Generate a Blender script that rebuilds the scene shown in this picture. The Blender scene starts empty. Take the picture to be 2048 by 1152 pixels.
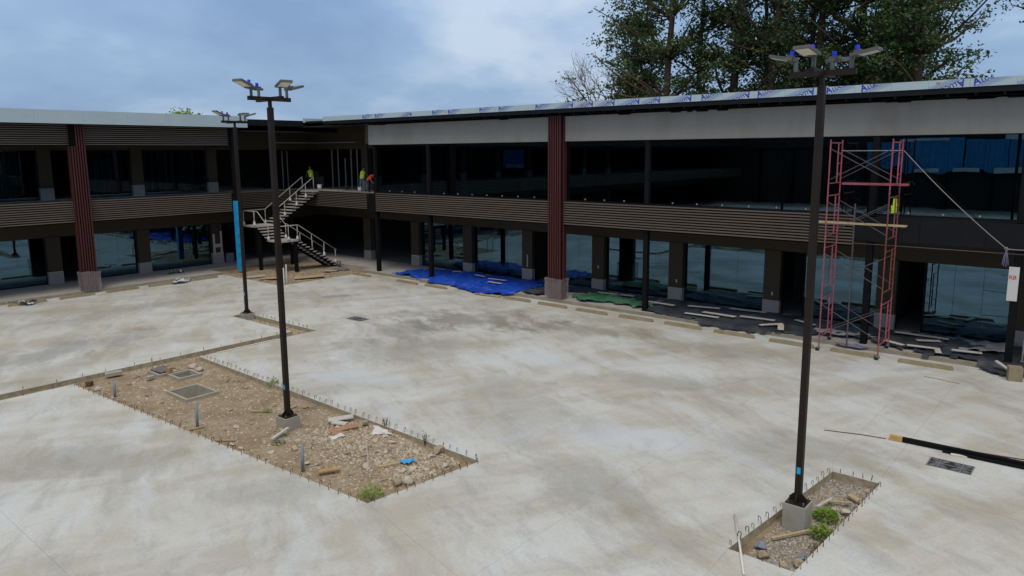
import bpy, bmesh, math, random
from mathutils import Vector, Matrix, noise
random.seed(7)
rad = math.radians
scene = bpy.context.scene
C = scene.collection

# ------------------------------------------------------------------ camera
cam_d = bpy.data.cameras.new('camera'); cam = bpy.data.objects.new('camera', cam_d); C.objects.link(cam)
RX = Vector((0.644244901523119, -0.7647872540397426, -0.006997350914237782))
RD = Vector((-0.12517050029592716, -0.09640719192209952, -0.9874401243626688))
RF = Vector((0.7545070262874521, 0.6370291275946852, -0.15783864507407636))
M = Matrix((RX, -RD, -RF)).transposed().to_4x4(); M.translation = (0, 0, 8.0)
cam.matrix_world = M
cam_d.sensor_width = 36; cam_d.lens = 36 * 1476.82 / 2048; cam_d.shift_y = -36 / 2048
cam_d.clip_start = .1; cam_d.clip_end = 3000
scene.camera = cam

# ------------------------------------------------------------------ world + sun
SUN_EL, SUN_AZ = 62, 215        # azimuth: world angle of the sun's direction, degrees from +x
w = bpy.data.worlds.new('World'); scene.world = w; w.use_nodes = True
nt = w.node_tree; N = nt.nodes; Lk = nt.links
for n_ in list(N): N.remove(n_)
out = N.new('ShaderNodeOutputWorld'); bg = N.new('ShaderNodeBackground'); Lk.new(bg.outputs[0], out.inputs[0])
bg.inputs[1].default_value = .1
sky = N.new('ShaderNodeTexSky'); sky.sky_type = 'NISHITA'; sky.sun_disc = False
sky.sun_elevation = rad(SUN_EL); sky.sun_rotation = rad(90 - SUN_AZ); sky.dust_density = 2; sky.air_density = 1.2
tc = N.new('ShaderNodeTexCoord'); sep = N.new('ShaderNodeSeparateXYZ'); Lk.new(tc.outputs['Generated'], sep.inputs[0])
def wm(op, a, b=None, c=None, clamp=False):
    m = N.new('ShaderNodeMath'); m.operation = op; m.use_clamp = clamp
    for i, v in enumerate((a, b, c)):
        if v is None: continue
        if isinstance(v, (int, float)): m.inputs[i].default_value = v
        else: Lk.new(v, m.inputs[i])
    return m.outputs[0]
den = wm('ADD', wm('MAXIMUM', sep.outputs[2], 0.0), .34)
cx = wm('DIVIDE', sep.outputs[0], den); cy = wm('DIVIDE', sep.outputs[1], den)
comb = N.new('ShaderNodeCombineXYZ'); Lk.new(cx, comb.inputs[0]); Lk.new(cy, comb.inputs[1]); comb.inputs[2].default_value = 8.2
def wnoise(scale, detail, rough, dist):
    n = N.new('ShaderNodeTexNoise'); n.inputs['Scale'].default_value = scale; n.inputs['Detail'].default_value = detail
    n.inputs['Roughness'].default_value = rough; n.inputs['Distortion'].default_value = dist
    Lk.new(comb.outputs[0], n.inputs['Vector']); return n.outputs['Fac']
n1 = wnoise(1.25, 5, .5, .25); n2 = wnoise(3.4, 5, .55, .2)
fac = wm('ADD', wm('MULTIPLY', n1, .75), wm('MULTIPLY', n2, .25))
cr = N.new('ShaderNodeValToRGB'); Lk.new(fac, cr.inputs[0])
e = cr.color_ramp.elements; e[0].position = .38; e[0].color = (.225, .36, .585, 1); e[1].position = .65; e[1].color = (.58, .70, .86, 1)
e2 = cr.color_ramp.elements.new(.52); e2.color = (.32, .475, .715, 1)
zen = wm('MULTIPLY_ADD', wm('MAXIMUM', sep.outputs[2], 0.0), 6.0, 9.2)
# thicker, whiter overcast overhead than near the horizon
ovm = N.new('ShaderNodeMix'); ovm.data_type = 'RGBA'; ovm.inputs[7].default_value = (.50, .49, .47, 1)
Lk.new(wm('MULTIPLY', wm('MULTIPLY_ADD', sep.outputs[2], 2.2, -.62, True), .95), ovm.inputs[0]); Lk.new(cr.outputs[0], ovm.inputs[6])
sc_ = N.new('ShaderNodeVectorMath'); sc_.operation = 'SCALE'; Lk.new(ovm.outputs[2], sc_.inputs[0]); Lk.new(zen, sc_.inputs['Scale'])
mx = N.new('ShaderNodeMix'); mx.data_type = 'RGBA'; mx.inputs[0].default_value = .88
Lk.new(sky.outputs[0], mx.inputs[6]); Lk.new(sc_.outputs[0], mx.inputs[7]); Lk.new(mx.outputs[2], bg.inputs[0])

sl = bpy.data.lights.new('sun', 'SUN'); so = bpy.data.objects.new('sun', sl); C.objects.link(so)
sl.energy = 1.5; sl.angle = rad(25); sl.color = (1, .90, .74)
sd = Vector((math.cos(rad(SUN_EL)) * math.cos(rad(SUN_AZ)), math.cos(rad(SUN_EL)) * math.sin(rad(SUN_AZ)), math.sin(rad(SUN_EL))))
so.rotation_euler = sd.to_track_quat('Z', 'Y').to_euler(); so.location = (0, 0, 60)
vs = scene.view_settings; vs.view_transform = 'Standard'; vs.look = 'None'; vs.exposure = 0; vs.gamma = 1; vs.use_curve_mapping = False
scene.render.engine = 'CYCLES'
scene.cycles.max_bounces = 8; scene.cycles.transparent_max_bounces = 16

# ------------------------------------------------------------------ materials
MAT = {}
class NT:
    def __init__(s, m): s.m = m; s.t = m.node_tree
    def n(s, typ, **kw):
        nd = s.t.nodes.new(typ)
        for k, v in kw.items(): setattr(nd, k, v)
        return nd
    def set(s, nd, key, v):
        if hasattr(v, 'links') or v.__class__.__name__.startswith('NodeSocket'): s.t.links.new(v, nd.inputs[key])
        else: nd.inputs[key].default_value = v
    def math(s, op, a, b=None, c=None, clamp=False):
        m = s.n('ShaderNodeMath', operation=op, use_clamp=clamp)
        for i, v in enumerate((a, b, c)):
            if v is not None: s.set(m, i, v)
        return m.outputs[0]
    def noise(s, vec, scale, detail=4, rough=.55, dist=0):
        n = s.n('ShaderNodeTexNoise'); s.set(n, 'Vector', vec); n.inputs['Scale'].default_value = scale
        n.inputs['Detail'].default_value = detail; n.inputs['Roughness'].default_value = rough; n.inputs['Distortion'].default_value = dist
        return n.outputs['Fac']
    def ramp(s, f, stops):
        r = s.n('ShaderNodeValToRGB'); s.set(r, 0, f); el = r.color_ramp.elements
        el[0].position, el[0].color = stops[0][0], c4(stops[0][1]); el[1].position, el[1].color = stops[-1][0], c4(stops[-1][1])
        for p, c in stops[1:-1]: el.new(p).color = c4(c)
        return r.outputs[0]
    def mix(s, f, a, b):
        m = s.n('ShaderNodeMix', data_type='RGBA'); s.set(m, 0, f)
        s.set(m, 6, a if not isinstance(a, tuple) else c4(a)); s.set(m, 7, b if not isinstance(b, tuple) else c4(b)); return m.outputs[2]
    def mapping(s, vec, scale=(1, 1, 1), loc=(0, 0, 0), rot=(0, 0, 0)):
        m = s.n('ShaderNodeMapping'); s.set(m, 'Vector', vec); m.inputs['Scale'].default_value = scale
        m.inputs['Location'].default_value = loc; m.inputs['Rotation'].default_value = rot; return m.outputs[0]
def c4(c): 
    if isinstance(c, (int, float)): c = (c, c, c)
    return tuple(c) + (1,) if len(c) == 3 else c
def newmat(name):
    m = bpy.data.materials.new(name); m.use_nodes = True; MAT[name] = m
    t = NT(m); b = t.t.nodes['Principled BSDF']; return m, t, b
def simple(name, col, rough=.7, var=.25, scale=3.0, bump=.0, bscale=40, metal=0, spec=.5, dirt=None, stretch=(1, 1, 1)):
    """one base colour broken up by two scales of noise, optional dirt tint and fine relief"""
    m, t, b = newmat(name)
    pos = t.n('ShaderNodeNewGeometry').outputs['Position']
    v = t.mapping(pos, stretch)
    f = t.math('ADD', t.math('MULTIPLY', t.noise(v, scale, 5, .6), .7), t.math('MULTIPLY', t.noise(v, scale * 9, 3, .6), .3))
    lo = tuple(x * (1 - var) for x in col); hi = tuple(min(1, x * (1 + var)) for x in col)
    c = t.ramp(f, [(.3, lo), (.7, hi)])
    if dirt:
        dm = t.ramp(t.noise(v, scale * .6, 6, .65, .4), [(.5, 0), (.72, 1)])
        c = t.mix(t.math('MULTIPLY', dm, dirt[1]), c, dirt[0])
    t.set(b, 'Base Color', c)
    t.set(b, 'Roughness', t.math('MULTIPLY_ADD', f, .25, rough - .12)); b.inputs['Metallic'].default_value = metal
    b.inputs['Specular IOR Level'].default_value = spec
    if bump:
        bp = t.n('ShaderNodeBump'); bp.inputs['Strength'].default_value = bump; bp.inputs['Distance'].default_value = .02
        t.set(bp, 'Height', t.noise(v, bscale, 4, .6)); t.set(b, 'Normal', bp.outputs[0])
    return m

# courtyard concrete: blotched trowelled slab with tan and grey stains
m, t, b = newmat('concrete_slab')
pos = t.n('ShaderNodeNewGeometry').outputs['Position']
v1 = t.mapping(pos, (1, 1, 1), rot=(0, 0, rad(28)))
wrp = t.n('ShaderNodeTexNoise'); t.set(wrp, 'Vector', v1); wrp.inputs['Scale'].default_value = .35; wrp.inputs['Detail'].default_value = 3
wv = t.n('ShaderNodeVectorMath', operation='MULTIPLY_ADD'); t.set(wv, 0, wrp.outputs['Color']); wv.inputs[1].default_value = (1.2, 1.2, 0); t.set(wv, 2, v1)
wv = wv.outputs[0]
A = t.noise(t.mapping(wv, (.30, .12, 1)), 1, 6, .62)
B = t.noise(t.mapping(wv, (.12, .42, 1), loc=(7, 3, 0)), 1, 6, .66)
Cn = t.noise(t.mapping(wv, (1.5, .5, 1), loc=(2, 9, 0)), 1, 7, .68)
D = t.noise(pos, 14, 5, .7)
base = t.ramp(A, [(.34, (.46, .405, .31)), (.48, (.545, .505, .42)), (.64, (.575, .55, .485))])
tan = t.math('MULTIPLY', t.ramp(B, [(.46, 0), (.60, 1)]), .55)
base = t.mix(tan, base, (.375, .31, .215))
gre = t.math('MULTIPLY', t.ramp(Cn, [(.51, 0), (.66, 1)]), .5)
base = t.mix(gre, base, (.315, .295, .26))
wht = t.math('MULTIPLY', t.ramp(t.noise(t.mapping(wv, (.9, .28, 1), loc=(5, 1, 4)), 1, 6, .65), [(.5, 0), (.66, 1)]), .55)
base = t.mix(wht, base, (.60, .595, .56))
def stain(base, cx, cy, rx, ry, ang, col, amt):
    mp = t.n('ShaderNodeMapping', vector_type='TEXTURE'); t.set(mp, 'Vector', pos)
    mp.inputs['Location'].default_value = (cx, cy, 0); mp.inputs['Rotation'].default_value = (0, 0, rad(ang)); mp.inputs['Scale'].default_value = (rx, ry, 50)
    ln = t.n('ShaderNodeVectorMath', operation='LENGTH'); t.set(ln, 0, mp.outputs[0])
    d = t.math('ADD', ln.outputs['Value'], t.math('ADD', t.math('MULTIPLY_ADD', t.noise(t.mapping(wv, (1.0, .45, 1)), .8, 8, .72), 3.6, -1.8), t.math('MULTIPLY_ADD', Cn, 1.6, -.8)))
    k = t.ramp(d, [(.30, 1), (.62, .55), (1.0, 0)])
    return t.mix(t.math('MULTIPLY', k, amt), base, col)
for s_ in [(25.2, 24.0, 5.6, 2.4, 118, (.20, .165, .115), .62), (27.0, 19.0, 5.0, 1.4, 112, (.22, .18, .12), .55), (22.4, 25.2, 3.2, 2.0, 20, (.20, .185, .155), .5),
           (19.5, 22.5, 4.5, 2.4, 150, (.25, .23, .19), .42), (27.5, 12.5, 4.5, 1.6, 100, (.24, .205, .15), .4), (22.5, 12.0, 4.0, 1.1, 118, (.24, .215, .165), .42),
           (10.5, 33.5, 5.5, 1.8, 10, (.22, .21, .20), .5), (15.0, 39.5, 7, 1.6, 5, (.26, .23, .175), .4), (9.5, 30.5, 3.6, 1.5, 20, (.27, .22, .14), .42),
           (24.8, 34.2, 1.5, .5, 150, (.2, .19, .17), .6), (17.2, 14.5, 4, 2.2, 60, (.28, .255, .205), .35), (19.6, 6.5, 3.2, 1.5, 100, (.25, .215, .155), .42),
           (14.0, 9.2, 3.6, 1.4, 60, (.25, .22, .165), .42), (6.8, 20.5, 4.2, 1.3, 130, (.25, .22, .16), .42), (9.0, 15.2, 2.6, 1.0, 140, (.25, .225, .175), .35),
           (22.0, 17.0, 4.5, 1.2, 118, (.56, .56, .54), .5), (17.0, 10.8, 4.0, 1.2, 120, (.56, .56, .55), .5), (16.2, 20.4, 3.5, 1.0, 120, (.55, .55, .54), .45), (14.2, 31.5, 4.2, 1.2, 15, (.36, .31, .22), .4)]:
    base = stain(base, *s_)
fine = t.ramp(D, [(.3, (.88, .95, 1.085)), (.7, (1.04, 1.13, 1.285))])
mm = t.n('ShaderNodeMix', data_type='RGBA', blend_type='MULTIPLY'); mm.inputs[0].default_value = 1; t.set(mm, 6, base); t.set(mm, 7, fine)
gn = t.n('ShaderNodeNewGeometry'); sx = t.n('ShaderNodeSeparateXYZ'); t.set(sx, 0, gn.outputs['True Normal'])
side = t.mix(t.ramp(t.noise(pos, 6, 5), [(.35, 0), (.65, 1)]), (.28, .235, .155), (.42, .37, .27))   # formed edges are muddy
colr = t.mix(t.math('GREATER_THAN', sx.outputs[2], .5), side, mm.outputs[2])
t.set(b, 'Base Color', colr); t.set(b, 'Roughness', t.math('MULTIPLY_ADD', A, .4, .42)); b.inputs['Specular IOR Level'].default_value = .35
bp = t.n('ShaderNodeBump'); bp.inputs['Strength'].default_value = .25; bp.inputs['Distance'].default_value = .01; t.set(bp, 'Height', t.noise(pos, 25, 5, .7)); t.set(b, 'Normal', bp.outputs[0])

# soil
m, t, b = newmat('soil')
pos = t.n('ShaderNodeNewGeometry').outputs['Position']
s1 = t.noise(pos, 1.1, 6, .65, .5); s2 = t.noise(pos, 9, 5, .7)
c = t.ramp(s1, [(.32, (.225, .165, .105)), (.48, (.315, .245, .165)), (.62, (.365, .305, .225)), (.75, (.42, .375, .30))])
c = t.mix(t.math('MULTIPLY', t.ramp(s2, [(.45, 0), (.7, 1)]), .6), c, (.185, .135, .085))
c = t.mix(t.math('MULTIPLY', t.ramp(t.noise(pos, 30, 4, .7), [(.58, 0), (.68, 1)]), .7), c, (.47, .44, .38))
t.set(b, 'Base Color', c); b.inputs['Roughness'].default_value = .95; b.inputs['Specular IOR Level'].default_value = .15
bp = t.n('ShaderNodeBump'); bp.inputs['Strength'].default_value = .8; bp.inputs['Distance'].default_value = .04; t.set(bp, 'Height', t.noise(pos, 22, 6, .7)); t.set(b, 'Normal', bp.outputs[0])

simple('terrain', (.09, .10, .045), .95, .4, .4, .4, 4)
simple('pavement', (.36, .345, .335), .8, .16, 1.2, .15, 30, dirt=((.24, .22, .19), .5))
simple('kerb', (.29, .258, .20), .85, .2, 2, .2, 30, dirt=((.19, .16, .11), .5))
simple('precast', (.285, .235, .15), .85, .2, 3, .25, 40, dirt=((.20, .165, .10), .6))
simple('pedestal', (.34, .33, .285), .85, .15, 3, .2, 40, dirt=((.30, .235, .12), .6))
simple('brown_paint', (.044, .032, .018), .75, .15, 1.2, .1, 30)
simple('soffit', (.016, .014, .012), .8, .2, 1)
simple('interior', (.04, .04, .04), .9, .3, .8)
simple('interior_floor', (.16, .16, .155), .9, .25, .8)
simple('pillar_base', (.30, .282, .27), .85, .12, 2, .15, 30, dirt=((.25, .23, .21), .4))
simple('filler', (.42, .38, .28), .85, .15, 4)
simple('primer_white', (.42, .41, .42), .85, .15, 4)
simple('steel_dark', (.007, .007, .008), .6, .25, 2, spec=.12)
simple('steel_fascia', (.007, .008, .010), .5, .3, 1.5, spec=.2)
simple('backing', (.005, .004, .0035), .9, .2, 2, spec=.1)
simple('slat', (.112, .087, .071), .7, .18, 1.0, stretch=(.5, .5, 3), dirt=((.145, .115, .095), .3))
simple('red_slat', (.062, .011, .011), .6, .25, 1.2, dirt=((.09, .022, .02), .3), stretch=(3, 3, .4))
simple('white_wall', (.25, .24, .222), .9, .08, .9, .12, 30, dirt=((.16, .14, .11), .5), stretch=(1, 1, .35))
simple('film_white', (.43, .53, .575), .4, .06, .7, dirt=((.52, .55, .56), .4))
simple('film_blue_print', (.015, .03, .40), .5, .2, 6)
simple('film_pale_print', (.09, .16, .46), .5, .2, 6)
simple('red_print', (.55, .12, .08), .6, .2, 6)
simple('black_line', (.06, .08, .12), .6, .1, 6)
simple('film_blue', (.02, .36, .74), .35, .12, 2.5)
simple('film_dark_print', (.012, .10, .30), .5, .2, 5)
simple('lamp_paint', (.018, .0125, .010), .5, .3, 2, spec=.25)
simple('lamp_housing', (.10, .10, .098), .5, .2, 5)
simple('lamp_lens', (.62, .58, .47), .35, .08, 10)
simple('blue_cap', (.01, .045, .75), .4, .1, 5)
simple('galvanized', (.36, .36, .35), .5, .25, 6, metal=.3)
simple('tread', (.40, .385, .365), .8, .2, 3, .1, 40, dirt=((.3, .28, .25), .5))
simple('rail_paint', (.42, .41, .39), .6, .15, 6)
simple('paper_wrap', (.55, .53, .49), .9, .15, 8, .3, 30)
simple('scaffold_pink', (.36, .085, .12), .5, .35, 3.5, dirt=((.16, .055, .035), .75))
simple('scaffold_rust', (.18, .055, .035), .7, .45, 4, dirt=((.34, .07, .10), .6))
simple('brace_steel', (.09, .075, .085), .6, .35, 5)
simple('wood', (.42, .33, .2), .8, .25, 3, .2, 30, stretch=(4, 4, 1), dirt=((.22, .16, .09), .4))
simple('wood_red', (.36, .2, .125), .85, .25, 4, .2, 30)
simple('board_pale', (.50, .47, .44), .85, .15, 3, .1, 20, dirt=((.3, .27, .24), .5))
simple('tarp_blue', (.010, .062, .44), .42, .35, 2.5, .6, 7)
simple('tarp_green', (.035, .15, .08), .55, .4, 3, .6, 7, dirt=((.16, .21, .17), .6))
simple('tarp_black', (.034, .040, .050), .5, .55, 1.6, .5, 7, dirt=((.13, .14, .155), .6), spec=.4)
simple('tarp_grey', (.30, .31, .34), .7, .25, 2, .3, 9, dirt=((.16, .17, .2), .6))
simple('sheet_light', (.05, .30, .62), .5, .25, 1.5, .3, 3)
simple('sheet_pale', (.7, .8, .85), .6, .2, 1.5)
simple('rock', (.33, .27, .19), .9, .25, 6, .3, 30, dirt=((.26, .2, .13), .5))
simple('rock_white', (.47, .42, .345), .9, .15, 6, .3, 30, dirt=((.40, .34, .25), .4))
simple('rock_blue', (.20, .23, .29), .85, .3, 6, .3, 30)
simple('rebar', (.12, .065, .035), .7, .35, 20)
simple('pvc_white', (.66, .65, .62), .4, .1, 5)
simple('pvc_grey', (.20, .245, .30), .5, .15, 5)
simple('clay_pipe', (.40, .25, .12), .7, .25, 6)
simple('iron', (.17, .175, .19), .55, .3, 6, .1, 40)
simple('iron_dark', (.015, .015, .017), .7, .2, 6)
simple('box_concrete', (.36, .34, .28), .85, .15, 3, .2, 40, dirt=((.26, .23, .16), .5))
simple('grate_slate', (.14, .13, .135), .8, .3, 5, .2, 20)
simple('beam_wood', (.50, .30, .11), .75, .2, 6)
simple('weed', (.11, .22, .025), .6, .3, 8)
simple('weed_dry', (.26, .25, .06), .7, .3, 8)
simple('bark', (.10, .058, .04), .9, .35, 2.5, .4, 12, stretch=(2, 2, .5))
simple('bark_pale', (.17, .14, .115), .9, .3, 3)
simple('paper', (.62, .6, .6), .7, .06, 3)
simple('rope', (.27, .25, .23), .9, .15, 12)
simple('bucket', (.55, .55, .53), .5, .1, 6)
simple('vest', (.55, .78, .02), .6, .12, 8, .2, 30)
simple('reflective', (.6, .62, .6), .4, .1, 8)
simple('jeans', (.10, .17, .25), .9, .25, 9)
simple('trousers_dark', (.015, .018, .03), .9, .2, 9)
simple('shirt_dark', (.05, .06, .08), .9, .2, 9)
simple('shirt_red', (.80, .07, .06), .8, .15, 9)
simple('skin', (.26, .15, .10), .6, .08, 9)
simple('hair', (.012, .01, .009), .7, .2, 20)
simple('boots', (.05, .035, .025), .7, .2, 9)
simple('cloth_violet', (.17, .16, .27), .9, .35, 8)
simple('opposite_wall', (.035, .032, .03), .85, .25, .6)
def pebbles(name, stops):
    m, t, b = newmat(name); g_ = t.n('ShaderNodeNewGeometry')
    t.set(b, 'Base Color', t.ramp(g_.outputs['Random Per Island'], stops)); b.inputs['Roughness'].default_value = .9
pebbles('pebble', [(0, (.20, .145, .09)), (.4, (.34, .27, .19)), (.75, (.45, .385, .29)), (1, (.58, .53, .45))])
pebbles('pebble_grey', [(0, (.16, .13, .105)), (.4, (.27, .245, .215)), (.8, (.38, .36, .34)), (1, (.52, .50, .47))])
# crumpled black and white wrapping
m, t, b = newmat('wrapping')
pos = t.n('ShaderNodeNewGeometry').outputs['Position']
c = t.ramp(t.noise(pos, 3.2, 2, .5), [(.46, (.012, .012, .014)), (.48, (.60, .63, .66)), (.60, (.60, .64, .68)), (.62, (.22, .38, .66))])
t.set(b, 'Base Color', c); b.inputs['Roughness'].default_value = .5
# foliage
def leafmat(name, a, bb):
    m, t, b = newmat(name)
    oi = t.n('ShaderNodeNewGeometry'); f = t.noise(oi.outputs['Position'], .55, 3, .6)
    r1 = t.math('ADD', t.math('MULTIPLY', f, .75), t.math('MULTIPLY', oi.outputs['Random Per Island'], .4))
    c = t.ramp(r1, [(.3, a), (.85, bb)]); t.set(b, 'Base Color', c); b.inputs['Roughness'].default_value = .55
    tr = t.n('ShaderNodeBsdfTranslucent'); t.set(tr, 'Color', c); mixs = t.n('ShaderNodeMixShader'); mixs.inputs[0].default_value = .3
    o = t.t.nodes['Material Output']; t.t.links.new(b.outputs[0], mixs.inputs[1]); t.t.links.new(tr.outputs[0], mixs.inputs[2]); t.t.links.new(mixs.outputs[0], o.inputs[0])
leafmat('leaf', (.03, .065, .02), (.11, .18, .045)); leafmat('leaf_dark', (.022, .048, .018), (.085, .14, .04)); leafmat('leaf_warm', (.055, .05, .02), (.16, .16, .04))
leafmat('leaf_yellow', (.11, .20, .02), (.28, .42, .05))
# glass: clear coat reflection by Fresnel over a tinted transparent sheet; only the outward face reflects
def glassmat(name, tint, ior, rough=.0, gcol=(1, 1, 1), wav=.0):
    m, t, b = newmat(name); t.t.nodes.remove(b)
    tr = t.n('ShaderNodeBsdfTransparent'); tr.inputs[0].default_value = c4(tint)
    gl = t.n('ShaderNodeBsdfGlossy'); gl.inputs['Color'].default_value = c4(gcol); gl.inputs['Roughness'].default_value = rough
    fr = t.n('ShaderNodeFresnel'); fr.inputs[0].default_value = ior
    ge = t.n('ShaderNodeNewGeometry')
    if wav:
        bp = t.n('ShaderNodeBump'); bp.inputs['Strength'].default_value = wav; bp.inputs['Distance'].default_value = .02
        t.set(bp, 'Height', t.noise(ge.outputs['Position'], .8, 2, .5)); t.set(gl, 'Normal', bp.outputs[0])
    k = t.math('MULTIPLY', fr.outputs[0], t.math('SUBTRACT', 1, ge.outputs['Backfacing']))
    mixs = t.n('ShaderNodeMixShader'); t.set(mixs, 0, k); t.t.links.new(tr.outputs[0], mixs.inputs[1]); t.t.links.new(gl.outputs[0], mixs.inputs[2])
    t.t.links.new(mixs.outputs[0], t.t.nodes['Material Output'].inputs[0])
glassmat('glass_shop', (.40, .50, .54), 2.7, 0, (.38, .72, 1.0), .05)
glassmat('glass_upper', (.26, .31, .34), 2.25, 0, (.45, .78, 1.0), .05)
glassmat('glass_rail', (.86, .9, .9), 1.45)
glassmat('plastic_film', (.78, .76, .77), 1.6, .25)
m, t, b = newmat('plastic_wrap'); b.inputs['Base Color'].default_value = (.42, .36, .37, 1); b.inputs['Roughness'].default_value = .35
b.inputs['Alpha'].default_value = .33

# ------------------------------------------------------------------ mesh helpers
class MB:
    def __init__(s): s.v = []; s.f = []
    def box(s, x0, y0, z0, x1, y1, z1):
        k = len(s.v); x0, x1 = min(x0, x1), max(x0, x1); y0, y1 = min(y0, y1), max(y0, y1); z0, z1 = min(z0, z1), max(z0, z1)
        s.v += [(x0, y0, z0), (x1, y0, z0), (x1, y1, z0), (x0, y1, z0), (x0, y0, z1), (x1, y0, z1), (x1, y1, z1), (x0, y1, z1)]
        s.f += [tuple(k + i for i in q) for q in ((3, 2, 1, 0), (4, 5, 6, 7), (0, 1, 5, 4), (1, 2, 6, 5), (2, 3, 7, 6), (3, 0, 4, 7))]; return s
    def obox(s, c, ax, ay, az):
        k = len(s.v); c = Vector(c); ax, ay, az = Vector(ax), Vector(ay), Vector(az)
        for sz in (-1, 1):
            for a, bb in ((-1, -1), (1, -1), (1, 1), (-1, 1)): s.v.append(tuple(c + ax * a + ay * bb + az * sz))
        s.f += [tuple(k + i for i in q) for q in ((3, 2, 1, 0), (4, 5, 6, 7), (0, 1, 5, 4), (1, 2, 6, 5), (2, 3, 7, 6), (3, 0, 4, 7))]; return s
    def bar(s, p, q, wd, ht=None, up=(0, 0, 1)):
        p, q = Vector(p), Vector(q); d = q - p; L = d.length; d.normalize(); u = Vector(up)
        if abs(d.dot(u)) > .99: u = Vector((1, 0, 0))
        sx = d.cross(u).normalized(); uu = sx.cross(d)
        return s.obox((p + q) / 2, d * L / 2, sx * wd / 2, uu * (ht or wd) / 2)
    def tube(s, pts, r, n=8, r2=None, cap=True):
        pts = [Vector(p) for p in pts]; k0 = len(s.v); m_ = len(pts); prev = None
        for i, p in enumerate(pts):
            d = (pts[min(i + 1, m_ - 1)] - pts[max(i - 1, 0)]).normalized()
            u = prev if prev is not None else (Vector((0, 0, 1)) if abs(d.z) < .9 else Vector((1, 0, 0)))
            a = (u - d * u.dot(d))
            if a.length < 1e-4: a = Vector((1, 0, 0)) - d * d.x
            a.normalize(); bb = d.cross(a); prev = a
            rr = r if r2 is None else r + (r2 - r) * i / (m_ - 1)
            if isinstance(r, (list, tuple)): rr = r[i]
            for j in range(n):
                t_ = 2 * math.pi * j / n; s.v.append(tuple(p + a * (rr * math.cos(t_)) + bb * (rr * math.sin(t_))))
        for i in range(m_ - 1):
            for j in range(n):
                a0 = k0 + i * n + j; a1 = k0 + i * n + (j + 1) % n; s.f.append((a0, a1, a1 + n, a0 + n))
        if cap: s.f += [tuple(k0 + j for j in range(n))[::-1], tuple(k0 + (m_ - 1) * n + j for j in range(n))]
        return s
    def prism(s, poly, z0, z1):
        k = len(s.v); n = len(poly)
        s.v += [(x, y, z0) for x, y in poly] + [(x, y, z1) for x, y in poly]
        s.f += [tuple(k + i for i in range(n))[::-1], tuple(k + n + i for i in range(n))]
        for i in range(n): j = (i + 1) % n; s.f.append((k + i, k + j, k + n + j, k + n + i))
        return s
    def mesh(s, name, org=(0, 0, 0), smooth=False):
        me = bpy.data.meshes.new(name); o = Vector(org)
        me.from_pydata([tuple(Vector(p) - o) for p in s.v], [], s.f); me.update()
        if smooth: me.polygons.foreach_set('use_smooth', [True] * len(me.polygons))
        return me
ORG = {}
def org(o): return Vector(ORG.get(o.name, (0, 0, 0))) if o else Vector((0, 0, 0))
def link(o, parent=None):
    C.objects.link(o)
    if parent: o.parent = parent
    return o
def tag(o, label=None, cat=None, group=None, kind=None):
    if label: o['label'] = label
    if cat: o['category'] = cat
    if group: o['group'] = group
    if kind: o['kind'] = kind
    return o
def thing(name, label, cat, loc, group=None, kind=None):
    o = bpy.data.objects.new(name, None); link(o); o.location = loc; o.empty_display_size = .2; ORG[o.name] = tuple(loc)
    return tag(o, label, cat, group, kind)
def part(name, mb, mat, parent, smooth=False, kind=None, label=None):
    """mesh in world coordinates -> a child of `parent` (thing or part)"""
    og = org(parent); me = mb.mesh(name, og, smooth); me.materials.append(MAT[mat])
    o = link(bpy.data.objects.new(name, me), parent); ORG[o.name] = tuple(og)
    return tag(o, label, None, None, kind)
def solo(name, mb, mat, loc, label, cat, group=None, kind=None, smooth=False):
    me = mb.mesh(name, loc, smooth); me.materials.append(MAT[mat]); o = link(bpy.data.objects.new(name, me)); o.location = loc; ORG[o.name] = tuple(loc)
    return tag(o, label, cat, group, kind)
def inst(name, me, parent, loc, rot=(0, 0, 0), sc=1):
    o = link(bpy.data.objects.new(name, me), parent); o.location = Vector(loc) - org(parent); o.rotation_euler = rot
    o.scale = (sc, sc, sc) if isinstance(sc, (int, float)) else sc; ORG[o.name] = tuple(loc); return o
def copy_tree(o, parent=None):
    c = o.copy(); C.objects.link(c); c.parent = parent
    for ch in list(o.children): copy_tree(ch, c)
    return c
def B_(*a): return MB().box(*a)
def P2(poly, x, y):
    c = False; n = len(poly); j = n - 1
    for i in range(n):
        if (poly[i][1] > y) != (poly[j][1] > y) and x < (poly[j][0] - poly[i][0]) * (y - poly[i][1]) / (poly[j][1] - poly[i][1]) + poly[i][0]: c = not c
        j = i
    return c
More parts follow.
